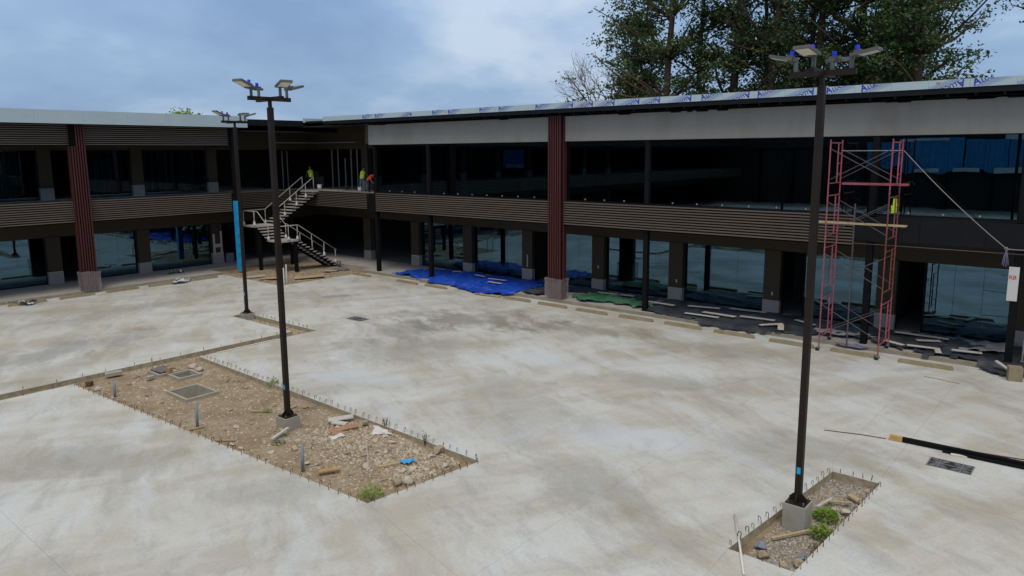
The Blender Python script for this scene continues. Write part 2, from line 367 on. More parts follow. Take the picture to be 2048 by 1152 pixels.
def sheet(poly, step, zf, amp, freq, seed=0, ragged=.15):
    xs = [p[0] for p in poly]; ys = [p[1] for p in poly]; x0, x1, y0, y1 = min(xs) - .2, max(xs) + .2, min(ys) - .2, max(ys) + .2
    mb = MB(); idx = {}; nx = int((x1 - x0) / step) + 1; ny = int((y1 - y0) / step) + 1; so_ = Vector((seed * 13.1, seed * 7.7, 0))
    def inside(i, j):
        x, y = x0 + (i + .5) * step, y0 + (j + .5) * step; q = Vector((x, y, 0)) * 1.7 + so_
        return P2(poly, x + ragged * noise.noise(q), y + ragged * noise.noise(q + Vector((9, 4, 2))))
    def vid(i, j):
        if (i, j) not in idx:
            x, y = x0 + i * step, y0 + j * step; q = Vector((x, y, 0)) * freq + so_
            r = abs(noise.noise(q)) * .6 + abs(noise.noise(q * 2.3 + Vector((3, 1, 0)))) * .3 + (noise.noise(q * .5) + .5) * .35
            dx = noise.noise(q * .8 + Vector((0, 0, 5))) * step * .8; dy = noise.noise(q * .8 + Vector((0, 0, 9))) * step * .8
            idx[i, j] = len(mb.v); mb.v.append((x + dx, y + dy, zf(x, y) + .008 + amp * max(0, r)))
        return idx[i, j]
    for i in range(nx):
        for j in range(ny):
            if inside(i, j): mb.f.append((vid(i, j), vid(i + 1, j), vid(i + 1, j + 1), vid(i, j + 1)))
    return mb
def rock_mesh(seed, squash=.6):
    rn = random.Random(seed); bm = bmesh.new(); bmesh.ops.create_icosphere(bm, subdivisions=2, radius=.5)
    pl = [(Vector((rn.uniform(-1, 1), rn.uniform(-1, 1), rn.uniform(-1, 1))).normalized(), rn.uniform(.24, .42)) for _ in range(9)]
    for v in bm.verts:
        for n_, d in pl:
            k = v.co.dot(n_)
            if k > d: v.co -= n_ * (k - d)
        v.co += v.co * .15 * noise.noise(v.co * 3 + Vector((seed, 0, 0))); v.co.z *= squash
    me = bpy.data.meshes.new('rock'); bm.to_mesh(me); bm.free(); return me
ORDN = ['first', 'second', 'third', 'fourth', 'fifth', 'sixth', 'seventh', 'eighth', 'ninth', 'tenth', 'eleventh', 'twelfth', 'thirteenth', 'fourteenth']

# ================================================================== SETTING
tag(solo('ground', MB().prism([(-900, -900), (900, -900), (900, 900), (-900, 900)], -1.6, -1.0), 'terrain', (0, 0, -1), 'open ground around the building site', None), kind='structure')

# courtyard slabs: a grid of cast bays with open soil beds left out
XL = [-47, -37.5, -28, -19, -14.3, -9.6, -4.9, -.2, 4.5, 9.2, 13.8, 18.55, 19.35, 24.9, 31.27]
YL = [-38, -27, -16, -11, -6, -1, 4.15, 5.4, 9, 12.7, 17.8, 22.9, 28.1, 28.8, 34, 39.6, 46.4]
def islA_l(y): return 9.2 + (28.1 - y) / 15.2 * .85
def islA_r(y): return 13.8 - (28.1 - y) / 15.2 * .37
def gv(i, j):
    x, y = XL[i], YL[j]
    if XL[i] == 9.2 and 12.6 < y < 28.2: x = islA_l(y)
    if XL[i] == 13.8 and 12.6 < y < 28.2: x = islA_r(y)
    if YL[j] == 12.7: y = {9.2: 12.92, 13.8: 12.5}.get(XL[i], 12.7)
    if YL[j] == 5.4: y = {13.8: 5.66, 18.55: 5.18}.get(XL[i], 5.4)
    if YL[j] == 4.15: y = {13.8: 4.33, 18.55: 4.08}.get(XL[i], 4.15)
    if XL[i] == 13.8 and YL[j] in (4.15, 5.4): x = 13.46
    if XL[i] == 18.55 and YL[j] in (4.15, 5.4): x = 18.6
    return x, y
court = thing('courtyard', 'pale trowelled concrete courtyard with soil beds left open', None, (0, 0, 0), kind='structure')
def hole(xc, yc):
    return (9.2 < xc < 13.8 and 12.7 < yc < 28.1) or (28.1 < yc < 28.8 and xc < 19.35) or (18.55 < xc < 19.35 and 28.8 < yc < 34) or (13.8 < xc < 18.55 and 4.15 < yc < 5.4) or (xc > 24.9 and yc > 39.6)
G = .0018
for i in range(len(XL) - 1):
    for j in range(len(YL) - 1):
        xc, yc = (XL[i] + XL[i + 1]) / 2, (YL[j] + YL[j + 1]) / 2
        if hole(xc, yc): continue
        a, b_, c_, d_ = gv(i, j), gv(i + 1, j), gv(i + 1, j + 1), gv(i, j + 1)
        poly = [(a[0] + G, a[1] + G), (b_[0] - G, b_[1] + G), (c_[0] - G, c_[1] - G), (d_[0] + G, d_[1] - G)]
        part('slab', MB().prism(poly, -.22, 0), 'concrete_slab', court)

# soil beds
def soil(name, x0, x1, y0, y1, step, zf, cut=()):
    mb = MB(); nx = max(2, int((x1 - x0) / step)); ny = max(2, int((y1 - y0) / step)); ids = {}
    for i in range(nx + 1):
        for j in range(ny + 1):
            x, y = x0 + (x1 - x0) * i / nx, y0 + (y1 - y0) * j / ny
            ids[i, j] = len(mb.v); mb.v.append((x, y, zf(x, y)))
    for i in range(nx):
        for j in range(ny):
            xc, yc = x0 + (x1 - x0) * (i + .5) / nx, y0 + (y1 - y0) * (j + .5) / ny
            if any(c[0] < xc < c[1] and c[2] < yc < c[3] for c in cut): continue
            mb.f.append((ids[i, j], ids[i + 1, j], ids[i + 1, j + 1], ids[i, j + 1]))
    o = solo(name, mb, 'soil', ((x0 + x1) / 2, (y0 + y1) / 2, -.2), None, None, kind='structure', smooth=True); return o
def nz(x, y, f, s=0): return noise.noise(Vector((x * f + s, y * f, s)))
BOXES = [(11.0, 12.15, 23.5, 24.95), (11.68, 12.42, 27.0, 27.9), (11.95, 12.82, 25.95, 26.85)]
def zA(x, y):
    z = -.15 + .05 * nz(x, y, .5) + .03 * nz(x, y, 1.7, 3) + .018 * nz(x, y, 5, 5)
    for cx_, cy_, h, r in ((12.5, 16.2, .14, 1.4), (11.6, 18.0, .06, 1.6), (11.9, 21, .05, 1.5)): z += h * math.exp(-((x - cx_) ** 2 + (y - cy_) ** 2) / r ** 2)
    z -= .12 * math.exp(-((x - 11.7) ** 2 + (y - 18.7) ** 2) / .9)
    return min(z, -.015)
soil('soil_bed', 9.0, 14.0, 12.4, 28.4, .11, zA, [(a + .06, b - .06, c + .06, d - .06) for a, b, c, d in BOXES])
def zB(x, y): return min(-.02, -.21 + .05 * nz(x, y, .9, 2) + .03 * nz(x, y, 3, 3) + .06 * math.exp(-((x - 16.9) ** 2) / .7))
soil('soil_bed', 13.2, 18.8, 3.9, 5.9, .1, zB)
def zC(x, y): return -.17 + .04 * nz(x, y, .8, 7) + .025 * nz(x, y, 3, 8)
soil('soil_bed', -47, 19.5, 28.0, 28.9, .16, zC); soil('soil_bed', 18.4, 19.5, 28.7, 34.2, .14, zC)
def zD(x, y): return -.03 + .05 * max(0, nz(x, y, .6, 4)) + .02 * nz(x, y, 2.5, 5)
soil('soil_bed', 24.7, 32.3, 39.3, 48.6, .22, zD)

# pavements with kerbs in front of the two wings
pv = thing('pavement', 'raised grey pavement under the long glazed wing', None, (31.3, 18, 0), kind='structure')
part('paving', B_(31.42, -14, -.2, 35.2, 39.9, .148), 'pavement', pv)
y = -14
while y < 39.5:
    y2 = min(y + 2.9, 39.6); part('kerb', B_(31.27, y + .004, -.2, 31.418, y2 - .004, .15), 'kerb', pv); y = y2
pv2 = thing('pavement', 'raised grey pavement under the slatted wing', None, (16, 46.5, 0), kind='structure')
part('paving', B_(-47, 46.56, -.2, 24.9, 50.7, .148), 'pavement', pv2); part('paving', B_(24.9, 48.6, -.2, 35.2, 50.7, .147), 'pavement', pv2)
part('paving', B_(32.3, 39.9, -.2, 35.2, 48.6, .146), 'pavement', pv)
x = -46
while x < 24.8:
    x2 = min(x + 2.9, 24.9); part('kerb', B_(x + .004, 46.4, -.2, x2 - .004, 46.558, .15), 'kerb', pv2); x = x2

# ================================================================== RIGHT WING (facade faces -x)
RW = thing('commercial_building', 'long two-storey wing with glazed upper floor under a white band', 'building', (35, 18, 0))
YN, YF = -14.0, 39.0
PY = [43.6, 38.35, 33.3, 28.25, 23.08, 18.2, 13.07, 8.0, 2.95, -2.15, -7.3]
def pillar(parent, cx_, cy_, z0, z1, zb, dx, dy, filler=True):
    p = part('pillar', B_(cx_ - dx, cy_ - dy, z0, cx_ + dx, cy_ + dy, z1), 'brown_paint', parent)
    part('pillar_base', B_(cx_ - dx - .008, cy_ - dy - .008, z0 + .003, cx_ + dx + .008, cy_ + dy + .008, zb), 'pillar_base', p)
    if filler: part('filler_band', B_(cx_ - dx - .005, cy_ - dy - .005, zb + .002, cx_ + dx + .005, cy_ + dy + .005, zb + random.uniform(.03, .11)), 'filler', p)
    return p
for k, y in enumerate(PY):
    pillar(RW, 35.1, y, .15, 3.25, .8 + .06 * random.random(), .2, .4, k % 2 == 1)
    pillar(RW, 35.12, y, 5.3, 8.6, 5.95, .2, .36, False)
part('lintel', B_(34.97, YN, 3.25, 35.3, 50.7, 4.35), 'brown_paint', RW)
# shopfront glazing per bay: (door next to the pillar?)
def glazing(parent, a, b, z0, z1, x, n, axis='y', mat='glass_shop', frame=True, th=.02):
    wd = part('window', MB(), 'steel_dark', parent)
    me = MB(); bx = (lambda u0, u1, w0, w1, za, zb: me.box(x + w0, u0, za, x + w1, u1, zb)) if axis == 'y' else (lambda u0, u1, w0, w1, za, zb: me.box(u0, x + w0, za, u1, x + w1, zb))
    bx(a, b, -.03, .03, z0, z0 + .05); bx(a, b, -.03, .03, z1 - .04, z1); bx(a, a + .04, -.028, .028, z0 + .05, z1 - .04); bx(b - .04, b, -.028, .028, z0 + .05, z1 - .04)
    og = org(parent); m_ = me.mesh('window', og); m_.materials.append(MAT['steel_dark']); wd.data = m_
    st = (b - a - .08) / n
    for i in range(n):
        u0, u1 = a + .04 + i * st + .006, a + .04 + (i + 1) * st - .006
        bb = B_(x - th / 2, u0, z0 + .05, x + th / 2, u1, z1 - .04) if axis == 'y' else B_(u0, x - th / 2, z0 + .05, u1, x + th / 2, z1 - .04)
        part('pane', bb, mat, wd)
    return wd
def door(parent, a, b, z0, z1, x, axis='y'):
    me = MB(); t_ = .05
    if axis == 'y': me.box(x - .05, a, z0, x + .05, a + t_, z1).box(x - .05, b - t_, z0, x + .05, b, z1).box(x - .05, a + t_, z1 - t_, x + .05, b - t_, z1)
    else: me.box(a, x - .05, z0, a + t_, x + .05, z1).box(b - t_, x - .05, z0, b, x + .05, z1).box(a + t_, x - .05, z1 - t_, b - t_, x + .05, z1)
    return part('door_frame', me, 'steel_dark', parent)
XG = 35.2
for k in range(1, len(PY) - 1):
    hi, lo = PY[k] - .4, PY[k + 1] + .4
    if k in (3, 6, 7):
        door(RW, hi - 1.05, hi, .15, 3.25, XG); hi -= 1.05
    glazing(RW, lo, hi, .16, 3.25, XG, 3)
# upper shop wall behind the glazed corridor
for k in range(1, len(PY) - 1):
    glazing(RW, PY[k + 1] + .36, PY[k] - .36, 5.3, 8.3, 35.25, 3)
part('upper_lintel', B_(35.0, YN, 8.3, 35.3, 50.7, 9.9), 'brown_paint', RW)
# interiors
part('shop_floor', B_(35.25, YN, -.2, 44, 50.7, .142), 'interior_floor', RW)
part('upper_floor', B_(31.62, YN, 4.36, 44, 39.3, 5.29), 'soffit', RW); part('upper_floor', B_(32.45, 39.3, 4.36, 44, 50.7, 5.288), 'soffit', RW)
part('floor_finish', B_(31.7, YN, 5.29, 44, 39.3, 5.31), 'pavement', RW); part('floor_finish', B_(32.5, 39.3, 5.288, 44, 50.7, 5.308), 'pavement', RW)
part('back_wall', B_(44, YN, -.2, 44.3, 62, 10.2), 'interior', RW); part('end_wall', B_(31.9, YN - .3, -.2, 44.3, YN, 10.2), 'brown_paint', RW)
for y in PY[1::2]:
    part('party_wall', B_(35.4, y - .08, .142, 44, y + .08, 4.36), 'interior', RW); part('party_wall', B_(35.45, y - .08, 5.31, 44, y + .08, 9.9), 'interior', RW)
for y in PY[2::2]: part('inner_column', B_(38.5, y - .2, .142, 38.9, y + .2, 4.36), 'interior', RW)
for k, yy in enumerate((36.5, 35.9, 35.3, 34.6, 31.4, 30.8, 26.9, 26.0, 20.6, 17.35, 17.2)):
    part('metal_stud', B_(36.2 + .3 * (k % 3), yy - .03, .142, 36.26 + .3 * (k % 3), yy + .03, 3.9), 'galvanized', RW)
# outer columns
CY = [38.5, 33.42, 18.16, 7.98, 3.02, -7.2]
for y in CY:
    c_ = part('column', B_(31.63, y - .12, .15, 31.87, y + .12, 4.35), 'steel_dark', RW)
    part('column', B_(31.64, y - .115, 5.31, 31.87, y + .115, 8.52), 'steel_dark', RW)
part('column_plinth', B_(31.0, 33.05, 0, 31.95, 33.8, .2), 'kerb', RW)
# slat cladding of the floor edge
def slats(parent, a, b, fixed, z0, z1, n, axis, seg):
    part('slat_backing', B_(fixed + .034, a, z0, fixed + .07, b, z1) if axis == 'y' else B_(a, fixed + .034, z0, b, fixed + .07, z1), 'backing', parent)
    pitch = (z1 - z0) / n; m_ = max(1, round((b - a) / seg)); L = (b - a) / m_
    for s_ in range(m_):
        for i in range(n):
            za = z0 + i * pitch + pitch * .5; zb = z0 + (i + 1) * pitch; u0, u1 = a + s_ * L + .003, a + (s_ + 1) * L - .003
            part('slat', B_(fixed, u0, za, fixed + .033, u1, zb) if axis == 'y' else B_(u0, fixed, za, u1, fixed + .033, zb), 'slat', parent)
slats(RW, 8.6, 22.98, 31.48, 4.15, 5.40, 10, 'y', 7.2); slats(RW, 23.98, 38.3, 31.48, 4.15, 5.40, 10, 'y', 7.2)
slats(RW, 39.35, 48.1, 32.38, 4.15, 5.32, 10, 'y', 9)
part('slab_edge', B_(31.56, 38.32, 4.1, 31.9, 39.3, 5.33), 'steel_dark', RW)
for a, b in ((-14, -4), (-3.99, 1.6), (1.61, 4.05), (4.06, 6.2), (6.21, 8.58)):
    part('fascia_plate', B_(31.52, a, 4.42, 31.6, b, 5.36), 'steel_fascia', RW)
part('edge_trim', B_(31.5, -14, 4.26, 31.54, 8.6, 4.285), 'brace_steel', RW)
part('window_sill', B_(31.55, YN, 5.40, 31.9, 38.3, 5.43), 'steel_dark', RW)
# glazed front of the upper corridor
edges = [38.3, 33.3, 23.98, 22.98, 18.28, 18.04, 8.1, 7.86, 3.14, 2.9, -7.08]
for a, b, n in ((33.54, 38.38, 4), (23.98, 33.3, 8), (18.28, 22.98, 4), (8.1, 18.04, 8), (3.14, 7.86, 4), (-7.08, 2.9, 7)):
    glazing(RW, a, b, 5.43, 8.53, 31.75, n, mat='glass_upper')
for y in [33.54 + 1.2 * i for i in range(1, 4)] + [23.98 + 1.165 * i for i in range(1, 8)] + [18.28 + 1.17 * i for i in range(1, 4)] + [8.1 + 1.24 * i for i in range(1, 8)] + [3.14 + 1.18 * i for i in range(1, 4)]:
    part('glass_clamp', B_(31.70, y - .03, 5.52, 31.737, y + .03, 5.58), 'galvanized', RW)
# white band, soffit, roof edge
part('white_band', B_(31.6, YN, 8.53, 31.8, 38.95, 9.80), 'white_wall', RW)
part('roof', B_(31.06, YN, 10.12, 44.5, 43.0, 10.3), 'steel_dark', RW); part('roof', B_(32.0, 43.0, 10.12, 44.5, 62, 10.28), 'steel_dark', RW)
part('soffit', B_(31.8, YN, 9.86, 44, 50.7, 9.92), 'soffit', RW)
part('fascia', B_(31.0, YN, 9.96, 31.055, 43.0, 10.16), 'steel_fascia', RW)
for k in range(64):
    y = YN + .4 + k * .87
    if y < 42.9: part('rafter', B_(31.06, y, 9.88, 31.9, y + .06, 10.11), 'steel_fascia', RW)
dr = random.Random(12)
for k in range(16):
    y = dr.uniform(2, 38); L = dr.uniform(.25, .9); h = dr.uniform(.02, .07)
    part('sealant_smear', MB().prism([(31.592, y), (31.599, y), (31.599, y + L), (31.592, y + L * .96)], 9.80 - h, 9.802 + .01 * dr.random()), 'steel_dark', RW)
part('corner_wall', B_(31.62, 38.97, 8.6, 32.0, 39.3, 9.9), 'brown_paint', RW)

# lettering stamped on the protective film of the fascia panels
def text_mesh(txt, size):
    cu = bpy.data.curves.new('lettering', 'FONT'); cu.body = txt; cu.size = size; cu.resolution_u = 2; cu.offset = size * .03
    o = bpy.data.objects.new('lettering', cu); C.objects.link(o); bpy.context.view_layer.update()
    dg = bpy.context.evaluated_depsgraph_get(); me = bpy.data.meshes.new_from_object(o.evaluated_get(dg))
    C.objects.unlink(o); bpy.data.objects.remove(o); bpy.data.curves.remove(cu)
    me.materials.clear(); return me
def clip_mesh(me, mat4, u0, u1, v0, v1, mat):
    bm = bmesh.new(); bm.from_mesh(me); bm.transform(mat4)
    for co, no in (((u0, 0, 0), (-1, 0, 0)), ((u1, 0, 0), (1, 0, 0)), ((0, v0, 0), (0, -1, 0)), ((0, v1, 0), (0, 1, 0))):
        bmesh.ops.bisect_plane(bm, geom=bm.verts[:] + bm.edges[:] + bm.faces[:], plane_co=co, plane_no=no, clear_outer=True)
    if not bm.faces: bm.free(); return None
    r_ = bpy.data.meshes.new('lettering'); bm.to_mesh(r_); bm.free(); r_.materials.append(MAT[mat]); return r_
TXT = text_mesh('A', .33); TXT2 = text_mesh('LUCOBOND', .205); T30 = text_mesh('30', .13)
def stripes():
    mb = MB(); k = 0
    for yy, hh, x0, x1 in ((-.04, .02, .0, 1.5), (-.085, .015, .0, 1.5), (-.125, .012, .05, 1.5), (.17, .012, .3, 1.5), (.21, .010, .3, 1.5), (-.17, .010, .1, 1.5)):
        mb.v += [(x0, yy, 0), (x1, yy, 0), (x1, yy + hh, 0), (x0, yy + hh, 0)]; mb.f.append((k, k + 1, k + 2, k + 3)); k += 4
    return mb.mesh('stripes')
STR = stripes()
def add_print(panel, L, hgt, place, flip, u, v, big=True):
    """place: 4x4 taking (u along panel, v up, 0) to world minus panel origin"""
    base_ = Matrix.Translation((u, v, 0)) @ Matrix.Rotation(rad(21 + (180 if flip else 0)), 4, 'Z')
    for me, off, mt in ((TXT, (0, 0), 'film_blue_print'), (TXT2, (.25, 0.0), 'film_blue_print'), (STR, (0, 0), 'film_pale_print')):
        r_ = clip_mesh(me, base_ @ Matrix.Translation((off[0], off[1], 0)) @ Matrix.Shear('XY', 4, (.25, 0)) if me is not STR else base_, .01, L - .01, .004, hgt - .004, mt)
        if r_:
            r_.transform(place); o = link(bpy.data.objects.new('lettering', r_), panel); ORG[o.name] = ORG[panel.name]
rp = random.Random(3)
y = 42.98; k = 0
while y > -13.5:
    L = rp.choice((1.25, 1.3, 1.4)); y2 = y - L
    pn = part('fascia_panel', B_(30.965, y2 + .004, 10.165, 30.997, y - .004, 10.455), 'film_white', RW)
    # u runs from far (y) to near, as read from the courtyard
    place = Matrix.Translation(Vector((30.962, y, 10.165)) - org(RW)) @ Matrix(((0, 0, -1, 0), (-1, 0, 0, 0), (0, 1, 0, 0), (0, 0, 0, 1)))
    if y2 > 1.5 and y < 40 and rp.random() < .82:
        fl = rp.random() < .5
        if fl: add_print(pn, L, .29, place, True, rp.uniform(.95, 1.2), .275)
        else: add_print(pn, L, .29, place, False, rp.uniform(.1, .35), rp.uniform(.01, .05))
        if rp.random() < .55:
            r_ = clip_mesh(T30, Matrix.Translation((rp.uniform(.05, L - .25), rp.uniform(.05, .15), 0)) @ Matrix.Rotation(rad(8), 4, 'Z'), .01, L - .01, 0, .29, 'red_print')
            if r_: r_.transform(place); o = link(bpy.data.objects.new('lettering', r_), pn); ORG[o.name] = ORG[pn.name]
    y = y2; k += 1
def fluted(parent, c0, c1, fixed, axis, tops):
    core = B_(fixed + .1, c0 + .03, .15, fixed + .5, c1 - .03, min(9.86, max(tops))) if axis == 'y' else B_(c0 + .03, fixed + .1, .15, c1 - .03, fixed + .5, max(tops))
    p = part('fluted_column', core, 'backing', parent); n = len(tops); w_ = (c1 - c0) / n
    for i, zt in enumerate(tops):
        a, b = c0 + i * w_ + .035, c0 + (i + 1) * w_ - .035
        part('rib', B_(fixed, a, .16, fixed + .14, b, zt) if axis == 'y' else B_(a, fixed, .16, b, fixed + .14, zt), 'red_slat', p)
    for s_ in (0, 1):
        a = (c0 if s_ == 0 else c1)
        for q in range(2):
            part('rib', B_(fixed + .2 + q * .16, a - (.05 if s_ == 0 else -.0), .16, fixed + .3 + q * .16, a + (.03 if s_ == 0 else .05), max(tops) if q == 0 else 9.5) if axis == 'y' else
                 B_(a - (.05 if s_ == 0 else 0), fixed + .2 + q * .16, .16, a + (.03 if s_ == 0 else .05), fixed + .3 + q * .16, 8.5), 'red_slat', p)
fluted(RW, 23.05, 23.93, 31.30, 'y', [9.84] * 6)

# ================================================================== LEFT WING (facade faces -y) + inner corner
LW = thing('commercial_building', 'two-storey wing with brown horizontal slats and plain white roof edge', 'building', (16, 50, 0))
X0, X1 = -46.5, 26.6
PX = [-15.0, -9.8, -4.6, .6, 5.8, 10.95, 16.2, 21.6, 26.78]
YG = 50.7
for k, x in enumerate(PX):
    pillar(LW, x, 50.6, .15, 3.05, .86, .4, .2, k % 2 == 0); pillar(LW, x, 50.62, 5.3, 8.6, 6.02, .36, .2, False)
part('lintel', B_(X0, 50.47, 3.05, 34.95, 50.8, 4.35), 'brown_paint', LW)
for k in range(3, len(PX) - 1):
    lo, hi = PX[k] + .4, PX[k + 1] - .4
    if k == 6: door(LW, lo, lo + 1.1, .15, 3.05, YG, 'x'); lo += 1.1
    glazing(LW, lo, hi, .16, 3.05, YG, 3, 'x')
    glazing(LW, PX[k] + .36 + (1.0 if k == 6 else 0), PX[k + 1] - .36, 5.31, 8.3, YG, 3, 'x', 'glass_shop')
part('upper_lintel', B_(X0, 50.5, 8.3, 34.95, 50.8, 9.9), 'brown_paint', LW)
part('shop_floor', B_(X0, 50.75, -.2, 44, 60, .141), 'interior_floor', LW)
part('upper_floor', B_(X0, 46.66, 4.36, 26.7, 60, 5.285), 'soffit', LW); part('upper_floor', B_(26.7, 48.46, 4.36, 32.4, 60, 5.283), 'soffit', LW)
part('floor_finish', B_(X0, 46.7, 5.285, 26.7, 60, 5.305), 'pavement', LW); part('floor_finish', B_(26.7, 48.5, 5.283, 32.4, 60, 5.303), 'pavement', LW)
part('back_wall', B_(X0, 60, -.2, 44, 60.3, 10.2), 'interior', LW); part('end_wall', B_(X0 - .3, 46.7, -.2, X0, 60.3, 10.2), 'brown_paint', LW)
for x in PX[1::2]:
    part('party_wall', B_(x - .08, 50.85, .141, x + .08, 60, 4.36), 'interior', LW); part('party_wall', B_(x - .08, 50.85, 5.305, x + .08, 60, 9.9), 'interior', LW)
for k, xx in enumerate((19.0, 19.4, 19.8, 20.3, 22.6, 23.0, 23.5, 24.0, 24.6, 25.2)):
    part('metal_stud', B_(xx, 51.6, 5.305, xx + .06, 51.66, 9.0), 'galvanized', LW)
    if k < 6: part('metal_stud', B_(xx + 2.3, 51.9, .141, xx + 2.36, 51.96, 4.0), 'galvanized', LW)
part('roof', B_(X0, 46.06, 10.1, 27.1, 60, 10.3), 'steel_dark', LW); part('roof', B_(27.1, 46.56, 10.1, 31.95, 60, 10.27), 'steel_dark', LW)
part('soffit', B_(X0, 46.7, 8.56, 26.6, 50.4, 8.62), 'soffit', LW); part('soffit', B_(26.6, 46.6, 9.5, 34.9, 50.4, 9.56), 'soffit', LW)
part('corner_fascia', B_(27.12, 46.5, 9.9, 33.5, 46.555, 10.32), 'steel_fascia', LW)
part('corner_fascia', B_(26.7, 46.75, 8.5, 27.0, 50.4, 9.5), 'steel_fascia', LW)
x = 31.8
for L in (.8, .9): part('fascia_panel', B_(x + .004, 46.46, 10.2, x + L - .004, 46.497, 10.5), 'film_white', LW); x += L
slats(LW, X0, 16.22, 46.55, 4.13, 5.38, 10, 'x', 9); slats(LW, 17.1, 25.95, 46.55, 4.13, 5.38, 10, 'x', 9)
slats(LW, X0, 16.62, 46.55, 8.51, 9.70, 10, 'x', 9); slats(LW, 17.1, 25.95, 46.55, 8.51, 9.70, 10, 'x', 9)
slats(LW, 26.75, 32.36, 48.38, 4.15, 5.32, 10, 'x', 6)
part('slab_edge', B_(25.97, 46.56, 4.1, 26.7, 48.4, 5.36), 'steel_dark', LW); part('slab_edge', B_(X0, 46.57, 5.39, 25.95, 46.75, 5.45), 'steel_fascia', LW)
part('head_box', B_(25.97, 46.56, 8.5, 26.6, 46.9, 9.72), 'steel_fascia', LW)
part('column', B_(26.06, 46.3, 4.86, 26.36, 46.54, 9.9), 'steel_dark', LW)
part('fascia', B_(X0, 46.0, 9.68, 27.1, 46.055, 9.735), 'steel_fascia', LW)
rp = random.Random(5); x = X0
for L in [2.44] * 40:
    x2 = min(x + L, 27.1)
    if x2 - x > .2: part('fascia_panel', B_(x + .003, 45.962, 9.735, x2 - .003, 45.996, 10.47), 'film_white', LW)
    x = x2
    if x >= 27.1: break
fluted(LW, 16.26, 17.06, 46.26, 'x', [8.5, 8.5, 9.72, 9.72, 9.72, 9.72])
part('light_channel', B_(31.2, 49.48, 8.78, 34.9, 49.53, 8.83), 'galvanized', LW); part('light_channel', B_(34.9, 44.6, 8.78, 34.95, 49.48, 8.83), 'galvanized', LW)
rl = [X0 + 2.3 * i for i in range(0, 33)]
for a in rl:
    b = min(a + 2.28, 25.9)
    if b > a + .2 and b > 0 and not (a < 16.6 < b): part('railing_pane', B_(a, 46.66, 5.45, b, 46.675, 6.45), 'glass_rail', LW)
# open shopfronts of the inner corner: bare studs, stacked boards
for k, yy in enumerate((47.83, 47.07, 46.2, 45.47, 44.75)):
    part('metal_stud', B_(35.15, yy - .03, 5.308, 35.21, yy + .03, 8.3 - .7 * (k == 2)), 'galvanized', LW)
for xx in (32.84, 33.28): part('metal_stud', B_(xx - .03, 50.98, 5.303, xx + .03, 51.04, 8.2), 'galvanized', LW)
for xx, z0 in ((28.6, .141), (30.4, .141), (31.8, .141)): part('inner_column', B_(xx, 51.2, z0, xx + .35, 51.5, 4.36), 'interior', LW)
# primer patches and notice
for z0, z1, a, b in ((.9, 2.35, 26.42, 26.58), (.9, 2.5, 26.98, 27.12), (1.35, 1.6, 26.58, 26.98)):
    part('primer_patch', B_(a, 50.38, z0, b, 50.397, z1), 'primer_white', LW)
for y in (28.6, 23.42, 18.5, 13.4):
    z = random.uniform(1.0, 1.5); part('primer_patch', B_(34.885, y - .42, z, 34.898, y - .34, z + (.75 if y > 28 else .16)), 'primer_white', RW)

# ================================================================== the facing wings, seen only in the glass
OW = thing('commercial_building', 'facing wing across the courtyard hung with blue sheeting, mirrored in the glass', 'building', (-48, 20, 0))
part('wall', B_(-60, -38, -.2, -48, 60, 8.3), 'opposite_wall', OW); part('roof_band', B_(-60, -38, 8.3, -47.4, 60, 10.4), 'opposite_wall', OW)
part('pavement_strip', B_(-48, -38, -.2, -46.8, 60, .15), 'pavement', OW)
for y in range(-36, 60, 5): part('column', B_(-47.6, y, .15, -47.3, y + .3, 8.3), 'steel_dark', OW)
for a, b, z0, z1 in ((6, 12.5, 5.2, 9.6), (12.6, 17.2, 5.3, 9.2), (17.4, 24.6, 5.0, 9.4), (24.7, 29, 5.6, 9.0)):
    mb = MB(); n = 40; k = len(mb.v)
    for i in range(n + 1):
        yy = a + (b - a) * i / n; xx = -47.0 + .12 * math.sin(i * 1.3) + .06 * math.sin(i * 3.1)
        mb.v += [(xx, yy, z0 + .25 * math.sin(i * .3)), (xx, yy, z1)]
    for i in range(n): mb.f.append((2 * i, 2 * i + 2, 2 * i + 3, 2 * i + 1))
    part('hung_sheet', mb, 'sheet_light', OW, True)
for a, b, z0, z1 in ((7, 14, 5.0, 5.7), (15.5, 18.5, 5.1, 5.6), (20, 23, 5.0, 5.5), (8, 13, 9.2, 9.75), (19, 25, 9.0, 9.3)): part('pale_sheet', B_(-46.6, a, z0, -46.55, b, z1), 'sheet_pale', OW)
OB = thing('commercial_building', 'plain dark wing behind the viewpoint, mirrored in the slatted wing', 'building', (0, -39, 0))
part('wall', B_(-60, -50, -.2, 44, -39, 8.3), 'opposite_wall', OB); part('roof_band', B_(-60, -50, 8.3, 44, -38.4, 10.4), 'opposite_wall', OB)

# ================================================================== STAIRCASE in the inner corner
ST = thing('staircase', 'steel stair with pale treads and white handrails turning up to the upper floor', 'staircase', (29, 44.5, 0))
YA, YB = 43.4, 44.9; XA, XB = 27.4, 28.9
def tread(x0, x1, y0, y1, z): part('tread', B_(x0, y0, z - .06, x1, y1, z), 'tread', ST)
n1_, r1_ = 11, 2.2 / 12
for i in range(n1_):
    z = (i + 1) * r1_ + .0; x = 32.0 - i * .2818; tread(x - .30, x, YA, YB, z)
L1 = part('landing', B_(XA, YA, 2.10, XB, YB, 2.2), 'tread', ST)
for i in range(4):
    z = 2.2 + (i + 1) * .18; y = YB + i * .26; tread(XA - .02, XB + .02, y, y + .28, z)
L2 = part('landing', B_(XA - .25, 45.95, 3.0, XB, 47.45, 3.1), 'tread', ST)
n2_ = 11; r2_ = (5.29 - 3.1) / 12
for i in range(n2_):
    z = 3.1 + (i + 1) * r2_; x = XB + i * .31; tread(x, x + .33, 45.95, 47.45, z)
